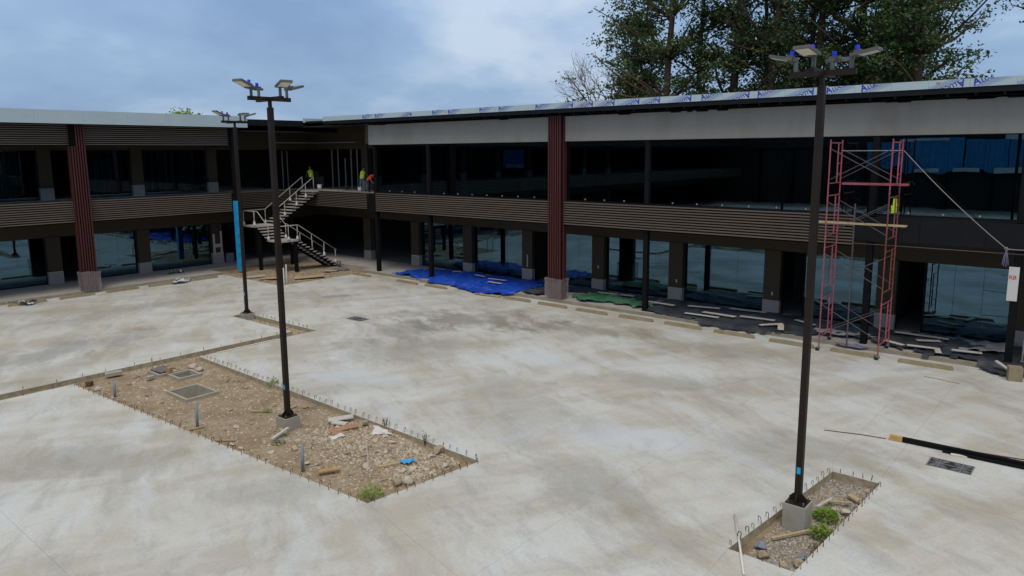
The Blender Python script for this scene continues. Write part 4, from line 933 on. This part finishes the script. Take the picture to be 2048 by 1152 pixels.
# crumpled wrapping
for k, (poly, zf, lab) in enumerate((([(12.2, 45.9), (12.9, 45.0), (13.4, 45.2), (13.0, 45.9)], lambda x, y: .0, 'crumpled black and white wrapping beside the leftmost wheel stop'),
                           ([(20.7, 45.2), (21.6, 45.1), (22.3, 45.7), (21.4, 46.0)], lambda x, y: .03, 'crumpled black and white wrapping over a wheel stop'),
                           ([(22.0, 48.5), (23.2, 48.4), (23.3, 48.9), (22.5, 49.0)], lambda x, y: .15, 'crumpled black and white wrapping on the pavement'))):
    solo('wrapping_sheet', sheet(poly, .09, zf, .38, 1.9, k + 11), 'wrapping', (poly[0][0], poly[0][1], zf(0, 0)), lab, 'wrapping', 'crumpled wrapping sheets')
solo('strip', MB().bar((17.6, 46.9, .16), (19.6, 47.3, .16), .05, .02), 'paper', (18.6, 47.1, .15), 'thin white strip lying on the pavement beside the red column', 'strip')
plank((27.55, 50.2, .5), .6, .05, .75, 0, 'cloth_violet', 'violet grey panel leaning against the brown pillar', 0, 'panel', 'panel')

# tarps and sheets on the right pavement
def zk(x, y):
    if x > 31.4: return .155
    if x < 31.1: return .01
    return .01 + (x - 31.1) / .3 * .145
solo('tarpaulin', sheet([(31.5, 36.9), (32.4, 36.6), (33.5, 36.7), (34.7, 34.5), (34.85, 30), (34.8, 26.4), (33.6, 26.0), (31.6, 26.2), (30.75, 26.4), (30.3, 28.0), (30.6, 29.6), (31.15, 31.4), (31.0, 32.6), (31.35, 33.9), (31.25, 35.4)], .10, zk, .26, 1.7, 1, .3), 'tarp_blue', (32.5, 31, .15), 'bright blue tarpaulin spread over the pavement and kerb', 'tarpaulin', smooth=False)
solo('tarpaulin', sheet([(31.75, 22.6), (33.3, 22.9), (34.0, 21.0), (33.2, 18.6), (32.2, 18.4), (31.8, 19.5), (32.3, 20.3), (31.7, 21.1)], .11, lambda x, y: .175, .26, 2.1, 2, .5), 'tarp_green', (32.6, 20.7, .15), 'crumpled green tarpaulin on the pavement beside the dark column', 'tarpaulin')
for k, (poly, mt, lab, amp) in enumerate((
    ([(31.6, 25.9), (32.2, 26.2), (33.2, 25.6), (33.0, 24.2), (31.7, 24.1)], 'tarp_black', 'dark crumpled sheet between the blue tarpaulin and the red column', .3),
    ([(33.0, 25.9), (34.9, 26.2), (34.9, 18.9), (33.4, 19.0), (33.6, 22.6)], 'tarp_black', 'dark sheet along the shopfront behind the green tarpaulin', .14),
    ([(31.5, 18.0), (34.9, 18.8), (34.9, 12.7), (31.1, 12.5), (30.95, 14.0), (31.35, 15.8)], 'tarp_black', 'dark sheet covering the pavement right of the second column', .16),
    ([(31.15, 12.6), (34.9, 12.9), (34.9, 7.6), (32.4, 7.9), (31.9, 9.8), (31.3, 10.4)], 'tarp_black', 'dark sheet covering the pavement behind the pink scaffold', .15),
    ([(32.0, 7.8), (34.9, 7.7), (34.9, 5.1), (32.2, 5.4), (31.4, 6.4), (31.7, 7.2)], 'tarp_black', 'dark rumpled sheet beside the scaffold foot', .22),
    ([(31.35, 6.3), (32.4, 5.5), (34.9, 5.2), (34.9, 1.5), (31.5, 1.5), (30.6, 2.9), (30.8, 3.5), (31.4, 4.0)], 'tarp_black', 'dark bluish sheet over the pavement at the right end', .2),
    ([(32.7, 4.9), (34.6, 4.9), (34.7, 3.2), (32.9, 3.1)], 'tarp_grey', 'grey white sheet lying over the dark one at the right end', .3),
    ([(32.0, 9.7), (32.9, 10.4), (33.4, 8.2), (32.6, 7.6)], 'tarp_grey', 'pale grey sheet lying behind the scaffold column', .24))):
    solo('plastic_sheet', sheet(poly, .13, (lambda x, y: zk(x, y)), amp, 1.2, 30 + k, .35), mt, (poly[0][0], poly[0][1], .15), lab, 'sheet', 'sheets on the pavement')
bl = random.Random(9)
for k, (x, y, L, a) in enumerate(((33.9, 21.2, 2.2, 95), (33.1, 18.0, 1.5, 88), (31.9, 15.2, 1.7, 92), (32.5, 14.6, 1.7, 84), (32.9, 12.9, 1.6, 95), (32.0, 11.9, 1.1, 140), (31.8, 11.4, 1.0, 20), (33.6, 15.9, 1.6, 100), (33.4, 10.9, 1.2, 60),
                                 (33.9, 6.3, 2.0, 93), (33.2, 5.9, .9, 120), (31.9, 5.9, 1.0, 98), (31.75, 5.3, .8, 15), (32.2, 4.4, 1.0, 100), (32.0, 6.9, .9, 60), (34.2, 13.9, 1.8, 92))):
    plank((x, y, .31 + .02 * (k % 2)), L, .2 + .08 * bl.random(), .02, a, 'board_pale', 'pale strip of board lying on the dark sheets, %s from the red column' % (ORDN + ['fifteenth', 'sixteenth'])[k], bl.uniform(-1, 1), 'board', 'board', 'strips on the dark sheets')
plank((30.95, 3.0, .25), .75, .14, .04, 70, 'board_pale', 'pale batten leaning at the foot of the last column', 25)
for k, (x, y, L, a) in enumerate(((33.6, 31.0, 1.0, 80), (33.2, 29.2, 1.3, 95), (32.3, 28.6, 1.1, 88), (33.9, 33.2, .8, 100))):
    plank((x, y, .36), L, .16, .02, a, 'board_pale', 'pale strip of board lying on the blue tarpaulin, %s from the right' % ('third', 'second', 'first', 'fourth')[k], 0, 'board', 'board', 'strips on the blue tarpaulin')
plank((30.35, 27.4, .06), 1.7, .3, .05, 95, 'wood', 'weathered wood pallet piece at the corner of the blue tarpaulin', 1)
plank((30.32, 2.65, .24), .42, .42, .48, 15, 'precast', 'rough tan concrete block at the foot of the last column', 0, 'concrete_block', 'block')
stones(14, lambda: (rr.uniform(30.3, 31.3), rr.uniform(1.2, 2.3)), lambda x, y: 0, .1, .25, lambda x, y: 'rubble lump lying beside the last column', 'rubble by the last column', ('rock_white', 'rock_blue'))
solo('cable_coil', sheet([(31.2, 8.9), (31.5, 8.3), (31.35, 7.6), (31.0, 7.9), (31.05, 8.8)], .08, lambda x, y: .02, .25, 3, 51), 'cloth_violet', (31.2, 8.4, .02), 'violet grey cloth bundle lying at the kerb under the scaffold', 'cloth')

# plastic wrapped feet of the red columns
def foot_wrap(x0, x1, y0, y1, label):
    mb = MB(); n = 28; rows = 7; zz = [.16, .35, .6, .85, 1.05, 1.22, 1.3]
    per = []
    for i in range(n):
        u = i / n * 4; s_ = int(u); f = u - s_
        per.append([(x0 + (x1 - x0) * f, y0), (x1, y0 + (y1 - y0) * f), (x1 - (x1 - x0) * f, y1), (x0, y1 - (y1 - y0) * f)][s_])
    for r_, z in enumerate(zz):
        for i, (px_, py_) in enumerate(per):
            j = .025 * noise.noise(Vector((px_ * 6, py_ * 6, z * 5))) + (.03 if r_ >= rows - 2 else 0)
            cxx, cyy = (x0 + x1) / 2, (y0 + y1) / 2; d = Vector((px_ - cxx, py_ - cyy, 0)).normalized()
            mb.v.append((px_ + d.x * (.03 + j), py_ + d.y * (.03 + j), z + (.08 * noise.noise(Vector((px_ * 3, py_ * 3, 9))) if r_ == rows - 1 else 0)))
    for r_ in range(rows - 1):
        for i in range(n): mb.f.append((r_ * n + i, r_ * n + (i + 1) % n, (r_ + 1) * n + (i + 1) % n, (r_ + 1) * n + i))
    solo('plastic_wrap', mb, 'plastic_wrap', ((x0 + x1) / 2, (y0 + y1) / 2, .15), label, 'wrap', 'plastic wraps on the red columns', smooth=False)
foot_wrap(31.24, 31.85, 22.96, 24.02, 'clear plastic wrapped round the foot of the red column by the blue tarpaulin')
foot_wrap(16.18, 17.14, 46.2, 46.82, 'clear plastic wrapped round the foot of the red column on the slatted wing')
# blue film wrapped column
bc = thing('wrapped_column', 'column wrapped in bright blue protective film beside the stair', 'column', (26.2, 46.4, .15))
part('film', MB().box(26.03, 46.28, .15, 26.41, 46.56, 4.88), 'film_blue', bc)
pr = random.Random(4)
for z in (.45, 1.05, 1.2, 1.75, 2.3, 2.45, 3.1, 3.35, 3.9):
    u = 26.07
    for q in range(pr.randint(2, 4)):
        w_ = pr.uniform(.06, .10); hh = pr.uniform(.14, .22)
        if u + w_ < 26.38:
            part('film_print', MB().box(u, 46.274, z, u + .015, 46.278, z + hh).box(u + .015, 46.274, z + hh * .7, u + w_, 46.278, z + hh * .85).box(u + w_ - .012, 46.2745, z + hh * .2, u + w_, 46.2785, z + hh * .7), 'film_dark_print', bc)
        u += w_ + .03

# ================================================================== SCAFFOLDS
def scaffold(name, label, x0, x1, y0, y1, tiers, m1, m2, zbase, group):
    s = thing(name, label, 'scaffold', (x0, y0, 0), group); H = 2.04; z0 = .22
    for yi, yy in enumerate((y0, y1)):
        for t_ in range(tiers):
            a = z0 + t_ * H; mt = m1 if (yi == 1 or t_ == tiers - 1) else m2
            if yi == 0 and t_ in (0, 2): mt = m2 if t_ == 2 else m1
            fr = part('end_frame', MB().tube([(x0, yy, a), (x0, yy, a + H)], .027, 6).tube([(x1, yy, a), (x1, yy, a + H)], .027, 6).tube([(x0, yy, a + H - .12), (x1, yy, a + H - .12)], .022, 6).tube([(x0, yy, a + .36), (x1, yy, a + .36)], .022, 6)
                      .tube([(x1 - .48, yy, a + .36), (x1 - .48, yy, a + H - .12)], .026, 6), mt, s)
            for q in range(3): part('rung', MB().tube([(x1 - .48, yy, a + .72 + q * .4), (x1, yy, a + .72 + q * .4)], .018, 5), mt, fr)
        for xx in (x0, x1):
            zg = .15 if xx > 31.27 else 0
            c_ = part('caster', MB().tube([(xx, yy, zg + .12), (xx, yy, z0 + .05)], .025, 5).box(xx - .05, yy - .06, zg + .12, xx + .05, yy + .06, zg + .16), 'iron', s)
            part('wheel', MB().tube([(xx - .025, yy + .05, zg + .082), (xx + .025, yy + .05, zg + .082)], .08, 10), 'iron_dark', c_)
    for t_ in range(tiers):
        a = z0 + t_ * H
        for xx in (x0 + .03, x1 - .03):
            part('cross_brace', MB().tube([(xx, y0, a + .5), (xx, y1, a + H - .35)], .014, 5), 'brace_steel', s); part('cross_brace', MB().tube([(xx + .025, y1, a + .5), (xx + .025, y0, a + H - .35)], .014, 5), 'brace_steel', s)
    return s
SC = scaffold('scaffold_tower', 'tall pink scaffold tower on casters before the glazed wing', 30.0, 31.48, 7.0, 9.2, 4, 'scaffold_pink', 'scaffold_rust', 0, 'scaffold towers')
part('guard_rail', MB().tube([(31.45, 7.0, 7.95), (31.45, 9.2, 7.95)], .016, 5), 'galvanized', SC)
solo('scaffold_plank', MB().obox((31.3, 7.85, 6.66), (.12, 0, 0), (0, 1.2, 0), (0, 0, .04)), 'scaffold_pink', (31.3, 7.85, 6.6), 'pink steel plank laid across the upper scaffold frames', 'plank')
solo('scaffold_plank', MB().obox((30.12, 7.95, 5.19), (.12, 0, 0), (0, 1.58, 0), (0, 0, .03)), 'wood', (30.12, 7.95, 5.15), 'pale wooden plank laid through the scaffold at mid height', 'plank')
scaffold('scaffold_tower', 'grey scaffold cut off by the right edge of the view', 32.0, 33.2, .6, 2.62, 2, 'galvanized', 'galvanized', 0, 'scaffold towers')
solo('prop', MB().tube([(30.75, 8.35, .16), (30.85, 8.4, 5.9)], .03, 6), 'brace_steel', (30.75, 8.35, .15), 'slender grey steel prop standing inside the pink scaffold', 'prop')
# rope from scaffold head to the last column
def sag(p, q, s_, n=14): return [tuple(Vector(p).lerp(Vector(q), i / n) - Vector((0, 0, s_ * 4 * (i / n) * (1 - i / n)))) for i in range(n + 1)]
rp_ = thing('rope', 'pale rope tied from the pink scaffold to the last column', 'rope', (31.6, 3.4, 4.3))
part('line', MB().tube(sag((31.48, 6.95, 7.95), (31.34, 3.36, 4.46), .12), .016, 5), 'rope', rp_); part('line', MB().tube(sag((31.34, 3.36, 4.46), (31.4, 2.5, 4.47), .02, 4), .016, 5), 'rope', rp_)
part('knot', MB().tube([(31.35, 3.42, 4.46), (31.34, 3.36, 4.51), (31.33, 3.31, 4.44), (31.35, 3.38, 4.4)], .03, 5), 'rope', rp_)
for dy in (-.09, -.03, .04, .09): part('tail', MB().tube([(31.34, 3.36, 4.44), (31.33, 3.36 + dy * .7, 4.14), (31.34, 3.36 + dy, 3.8 + abs(dy) * .9)], .014, 4), 'cloth_violet', rp_)
vst = sheet([(0, 0), (.2, 0), (.22, .5), (.04, .56)], .05, lambda x, y: 0, .12, 4, 5, .05)
vst.v = [(31.36 - z * .8, 7.22 - x, 5.58 + y) for x, y, z in vst.v]
solo('safety_vest', vst, 'vest', (31.3, 7.1, 5.6), 'yellow safety vest hung on the scaffold leg', 'vest')
sg = thing('notice', 'white paper notice taped to the last column', 'sign', (31.61, 3.02, 2.6)); part('sheet', B_(31.6, 2.93, 2.56, 31.612, 3.25, 3.80), 'paper', sg)
TRB = text_mesh('RB', .2)
pl_ = Matrix.Translation(Vector((31.597, 3.235, 3.35)) - Vector((31.61, 3.02, 2.6))) @ Matrix(((0, 0, -1, 0), (-1, 0, 0, 0), (0, 1, 0, 0), (0, 0, 0, 1)))
TRB.transform(pl_); TRB.materials.append(MAT['red_print']); link(bpy.data.objects.new('lettering', TRB), sg)

# ================================================================== PEOPLE
def skin_body(name, V, Eg, mats, classify, parent):
    me = bpy.data.meshes.new(name); me.from_pydata([v[:3] for v in V], Eg, []); o = bpy.data.objects.new(name, me); C.objects.link(o)
    sm = o.modifiers.new('s', 'SKIN'); sm.use_smooth_shade = True
    if not me.skin_vertices: bpy.context.view_layer.update()
    if not me.skin_vertices: me.attributes  # skin layer is made by the modifier
    for i, v in enumerate(V): me.skin_vertices[0].data[i].radius = (v[3], v[4] if len(v) > 4 else v[3])
    me.skin_vertices[0].data[0].use_root = True
    o.modifiers.new('d', 'SUBSURF').levels = 1
    bpy.context.view_layer.update(); dg = bpy.context.evaluated_depsgraph_get(); m2 = bpy.data.meshes.new_from_object(o.evaluated_get(dg))
    bpy.data.objects.remove(o)
    for k in mats: m2.materials.append(MAT[k])
    for p in m2.polygons: p.material_index = classify(p.center); p.use_smooth = True
    b_ = link(bpy.data.objects.new('body', m2), parent); ORG[b_.name] = ORG[parent.name]; return b_
def hand(V, Eg, w_, d, s_, up):
    """palm + five bent fingers from wrist index w_ along d"""
    wp = Vector(V[w_][:3]); pm = len(V); V.append(tuple(wp + d * .07) + (.036, .018)); Eg.append((w_, pm))
    for k, (off, L) in enumerate(((-.032, .075), (-.011, .085), (.011, .08), (.03, .062))):
        a = len(V); V.append(tuple(wp + d * .115 + s_ * off) + (.009, .009)); V.append(tuple(wp + d * (.115 + L * .55) + s_ * off + up * -.01) + (.008, .008)); V.append(tuple(wp + d * (.115 + L * .85) + s_ * off + up * -.04) + (.007, .007))
        Eg += [(pm, a), (a, a + 1), (a + 1, a + 2)]
    a = len(V); V.append(tuple(wp + d * .05 - s_ * .05) + (.01, .01)); V.append(tuple(wp + d * .09 - s_ * .065) + (.008, .008)); Eg += [(pm, a), (a, a + 1)]
def worker(loc, rz, label, squat, upper, lower, vest, bend=False):
    t_ = thing('person', label, 'person', loc); t_.rotation_euler.z = rad(rz); ORG[t_.name] = tuple(loc)
    if squat:
        V = [(0, 0, .50, .14, .12), (0, .1, .68, .13, .10), (0, .24, .86, .15, .10), (0, .33, .97, .055), (0, .37, 1.03, .07, .085), (0, .40, 1.13, .085, .10), (0, .41, 1.2, .05)]
        L_ = [(.1, 0, .47, .09), (.17, .36, .52, .068), (.16, .1, .09, .045), (.18, .28, .04, .04)]; A_ = [(.19, .26, .9, .055), (.27, .42, .70, .042), (.2, .6, .55, .03)]
    elif bend:
        V = [(0, 0, .9, .14, .12), (0, .16, 1.02, .13, .11), (0, .37, 1.13, .15, .11), (0, .49, 1.18, .055), (0, .54, 1.2, .07, .085), (0, .63, 1.23, .085, .1), (0, .68, 1.25, .05)]
        L_ = [(.1, -.02, .86, .095), (.13, .03, .48, .066), (.14, -.05, .09, .045), (.15, .13, .04, .042)]; A_ = [(.2, .38, 1.1, .056), (.25, .44, .84, .042), (.18, .55, .64, .03)]
    else:
        V = [(0, 0, .95, .145, .11), (0, .05, 1.15, .13, .10), (0, .14, 1.36, .16, .10), (0, .21, 1.49, .055), (0, .25, 1.56, .07, .085), (0, .28, 1.66, .085, .10), (0, .29, 1.73, .05)]
        L_ = [(.1, 0, .9, .095), (.13, .06, .5, .066), (.14, 0, .09, .045), (.15, .18, .04, .042)]; A_ = [(.2, .15, 1.4, .056), (.27, .28, 1.14, .042), (.2, .47, 1.0, .03)]
    Eg = [(i, i + 1) for i in range(6)]
    for s_ in (-1, 1):
        p = 0
        for j in L_: V.append((j[0] * s_, j[1] + (.1 * s_ if not squat and j[2] < .6 else 0), j[2], j[3])); Eg.append((p, len(V) - 1)); p = len(V) - 1
        p = 2
        for j in A_: V.append((j[0] * s_, j[1], j[2] + (.05 if s_ > 0 else 0), j[3])); Eg.append((p, len(V) - 1)); p = len(V) - 1
        hand(V, Eg, p, Vector((0, .85, -.5)).normalized(), Vector((1, 0, 0)), Vector((0, .5, .85)))
    V.append((0, V[5][1] + .105, V[5][2] - .02, .016)); Eg.append((5, len(V) - 1))      # nose
    for s_ in (-1, 1): V.append((.088 * s_, V[5][1] - .005, V[5][2] - .02, .018)); Eg.append((5, len(V) - 1))   # ears
    zt = V[3][2]; zb = .8 if bend else .9 if not squat else .5; yb = V[3][1]
    def cls(c):
        if c.z > zt - (.1 if bend else .02) and abs(c.x) < .15 and c.y > yb - (0 if bend else .12): return 2
        if abs(c.x) > .16 and c.y > A_[1][1] + .02 and c.z > .3 and (not squat or abs(c.x) < .45 and c.y > .46): return 2
        if c.z < .1: return 3
        return 1 if c.z < zb + .04 else 0
    b_ = skin_body('body', V, Eg, [upper, lower, 'skin', 'boots'], cls, t_)
    hd = Vector(V[5][:3]); bm = bmesh.new(); bmesh.ops.create_uvsphere(bm, u_segments=14, v_segments=9, radius=.118)
    bmesh.ops.delete(bm, geom=[v for v in bm.verts if v.co.z < -.03 or (v.co.y > .06 and v.co.z < .04)], context='VERTS')
    for v in bm.verts: v.co = Vector((v.co.x * .86, v.co.y * .98, v.co.z * 1.05)) + hd + Vector((0, -.01, .02))
    me = bpy.data.meshes.new('hair'); bm.to_mesh(me); bm.free(); me.materials.append(MAT['hair']); link(bpy.data.objects.new('hair', me), t_)
    if vest:
        mb = MB(); n = 16
        for (cx_, cy_, cz_, rx_, ry_) in ((0, .0, .93, .185, .145), (0, .05, 1.12, .175, .14), (0, .1, 1.28, .2, .15), (0, .15, 1.40, .2, .145), (0, .18, 1.47, .12, .11)):
            for i in range(n): a = 2 * math.pi * i / n; mb.v.append((cx_ + rx_ * math.cos(a) * (1 + .03 * math.sin(3 * a + cz_ * 9)), cy_ + ry_ * math.sin(a), cz_))
        for r_ in range(4):
            for i in range(n): mb.f.append((r_ * n + i, r_ * n + (i + 1) % n, (r_ + 1) * n + (i + 1) % n, (r_ + 1) * n + i))
        me = mb.mesh('vest', (0, 0, 0), True); me.materials.append(MAT['vest']); vo = link(bpy.data.objects.new('vest', me), t_)
        mb = MB()
        for i in range(n):
            a = 2 * math.pi * i / n
            for z, k_ in ((1.08, 1), (1.13, 1)): mb.v.append((.184 * math.cos(a), .045 + .148 * math.sin(a), z))
        for i in range(n): j = (i + 1) % n; mb.f.append((2 * i, 2 * j, 2 * j + 1, 2 * i + 1))
        me = mb.mesh('reflective_band'); me.materials.append(MAT['reflective']); link(bpy.data.objects.new('reflective_band', me), vo)
worker((33.3, 41.9, 5.31), -75, 'worker in yellow vest and blue jeans leaning over a bucket on the upper floor', False, 'shirt_dark', 'jeans', True)
worker((33.45, 48.2, 5.31), -20, 'worker in yellow vest and dark trousers at the head of the stair', False, 'shirt_dark', 'trousers_dark', True)
worker((32.95, 40.75, 5.31), 185, 'stooping worker in red shirt half hidden behind the corner column', False, 'shirt_red', 'trousers_dark', False, True)
for k, (x, y, w_, h) in enumerate(((34.75, 49.4, .5, 1.3), (34.6, 48.6, .6, .9))):
    plank((x, y, 5.31 + h / 2), .5, .06, h, 120, 'interior', ('tall grey panel', 'low dark crate')[k] + ' standing in the dark upper corner behind the workers', 0, ('panel', 'crate')[k], ('panel', 'crate')[k])

# ================================================================== TREES behind the long wing
def limb(mb, p, q, r0, r1, bend, rn, n=5, sides=6):
    p, q = Vector(p), Vector(q); side = Vector((rn.uniform(-1, 1), rn.uniform(-1, 1), rn.uniform(-.3, .6))) * bend; pts = []; rs = []
    for i in range(n + 1):
        t_ = i / n; pts.append(p.lerp(q, t_) + side * math.sin(math.pi * t_) + Vector((rn.uniform(-1, 1), rn.uniform(-1, 1), 0)) * bend * .12 * (0 < i < n)); rs.append(r0 + (r1 - r0) * t_)
    mb.tube(pts, rs, sides); return pts
def leaves(mb, c, R, n, L, rn):
    for _ in range(n):
        d = Vector((rn.gauss(0, 1), rn.gauss(0, 1), rn.gauss(0, .8))); d = d.normalized() * R * rn.random() ** .5
        p = c + Vector((d.x, d.y, d.z * .7)); u = Vector((rn.uniform(-1, 1), rn.uniform(-1, 1), rn.uniform(-.9, .5))).normalized(); s_ = u.cross(Vector((rn.uniform(-1, 1), rn.uniform(-1, 1), rn.uniform(-1, 1)))).normalized()
        l = L * rn.uniform(.6, 1.25); k = len(mb.v); mb.v += [tuple(p - u * l * .5), tuple(p + s_ * l * .28), tuple(p + u * l * .55), tuple(p - s_ * l * .28)]; mb.f.append((k, k + 1, k + 2, k + 3))
def tree(x, y, H, r, label, seed, zc0, spread, nb, mat='leaf', lean=(0, 0), dens=1.0, L=.3, name='tree', left=0):
    rn = random.Random(seed); t_ = thing(name, label, 'tree', (x, y, -1.0), 'trees behind the long wing'); tr = MB(); cr_ = MB()
    top = Vector((x + lean[0], y + lean[1], H)); tp = limb(tr, (x, y, -1.05), top, r, r * .3, .6, rn, 9, 8)
    for b in range(nb):
        f = rn.random() ** .9; z = zc0 + (H - zc0) * f; k = min(8, max(0, int((z + 1) / (H + 1) * 9))); st = tp[k]
        a = rn.uniform(0, 6.28); sp = spread * (1 - .45 * f) * rn.uniform(.45, 1.1)
        en = Vector((st.x + math.cos(a) * sp, st.y + math.sin(a) * sp + left * sp * .3, st.z + rn.uniform(.1, .9) * sp))
        bp_ = limb(tr, st, en, r * .34 * (1 - .5 * f), r * .07, sp * .18, rn, 5, 5)
        for j in (2, 3, 4, 5):
            for m_ in range(2):
                c = bp_[j] + Vector((rn.uniform(-1, 1), rn.uniform(-1, 1), rn.uniform(-.5, .8))) * (.9 if j < 5 else .5)
                if rn.random() < .8:
                    tr.tube([bp_[j], bp_[j].lerp(c, .5) + Vector((0, 0, .1)), c], [r * .06, r * .04, r * .02], 4, cap=False)
                    leaves(cr_, c, rn.uniform(.5, 1.15), int(rn.uniform(26, 60) * dens), L, rn)
    part('trunk', tr, 'bark', t_, True); part('crown', cr_, mat, t_)
T = [(52, 27.9, 27, .40, 'tall slender tree with a reddish trunk, leftmost full-crowned one', 1, 9, 6.6, 76, 'leaf', (.3, -.5), .62, .6),
     (53.5, 26.3, 26, .30, 'slender dark trunked tree just right of the leftmost one', 2, 9, 4.6, 44, 'leaf', (0, -.4), .62, 0),
     (55, 24.6, 26, .50, 'stout brown trunked tree with low bushy foliage', 3, 8.5, 5.0, 66, 'leaf', (-.5, -1.4), .75, 0),
     (57, 22.6, 25, .28, 'thin twin stemmed tree between the brown and black trunks', 4, 9, 4.2, 44, 'leaf', (0, .5), .65, 0),
     (53, 21.0, 27, .46, 'tree with a broken pale bark scar, centre left', 5, 9, 5.2, 62, 'leaf_dark', (.4, -1.2), .75, 0),
     (56, 18.4, 27, .46, 'black trunked tree behind the near lamp head', 6, 9, 5.6, 68, 'leaf', (0, -.5), .8, 0),
     (60, 17.6, 28, .46, 'dense dark tree right of the near lamp head', 7, 9, 6, 66, 'leaf_dark', (0, -1), .85, 0),
     (58, 14.2, 28, .5, 'dense warm-tinged tree in the right half', 8, 9, 6.2, 72, 'leaf', (0, 0), .9, 0),
     (54, 11.4, 26, .42, 'rightmost dense tree with a long drooping branch', 9, 10, 5.4, 62, 'leaf', (0, .3), .75, 0),
     (62, 21, 26, .42, 'shaded tree deep behind the centre trunks', 10, 9, 6, 50, 'leaf_dark', (0, 0), .75, 0),
     (63, 13.5, 26, .42, 'shaded tree deep behind the right trunks', 11, 10, 5, 50, 'leaf_dark', (0, 0), .8, 0),
     (54, 28.6, 19.5, .24, 'thin leaning tree reaching left before the leafless one', 12, 11, 4.2, 44, 'leaf', (1, 4.6), .65, .3)]
for a in T: tree(a[0], a[1], a[2], a[3], a[4], a[5], a[6], a[7], a[8], a[9], a[10], a[11], .26, 'tree', a[12])
tree(60, 5.2, 27, .4, 'overhanging tree cut off by the right edge of the view', 15, 15.5, 5.5, 44, 'leaf', (0, 0), .55, .26)
tree(54, 32.0, 14.6, .25, 'low bushy tree showing just over the roof edge', 14, 10, 3.0, 26, 'leaf_warm', (0, 0), .8, .26)
tree(36.6, 75, 12.7, .2, 'small distant tree showing over the white roof edge', 16, 10.5, 1.2, 10, 'leaf_yellow', (1, 0), .9)
# leafless tree
bt = thing('bare_tree', 'leafless twiggy tree at the left end of the tree group', 'tree', (55.5, 35.4, -1)); bm2 = MB(); rn = random.Random(77)
def twig(p, d, L, r, depth):
    q = p + d * L; mid = p.lerp(q, .5) + Vector((rn.uniform(-1, 1), rn.uniform(-1, 1), rn.uniform(-1, 1))) * L * .08
    bm2.tube([p, mid, q], [r, r * .8, r * .6], 5 if depth < 3 else 3, cap=False)
    if depth == 6: return
    for _ in range(3 if depth < 5 else 2):
        nd = (d + Vector((rn.uniform(-1, 1), rn.uniform(-1, 1), rn.uniform(-.7, .8))) * .85).normalized(); twig(q if rn.random() < .7 else mid, nd, L * rn.uniform(.6, .85), r * .62, depth + 1)
limbs = [(Vector((55.5, 35.4, -1)), Vector((0, .03, 1)).normalized(), 11.2, .2, 0)]
p0 = Vector((55.5, 35.4, -1)); p1 = Vector((55.4, 35.8, 10.4)); bm2.tube([p0, p0.lerp(p1, .5) + Vector((.2, .1, 0)), p1], [.24, .2, .15], 7)
for a in range(5):
    ang = a * 1.26 + .4; twig(p1, Vector((math.cos(ang) * .8, math.sin(ang) * .8 + .15, .75)).normalized(), 2.3, .11, 1)
part('branches', bm2, 'bark_pale', bt)
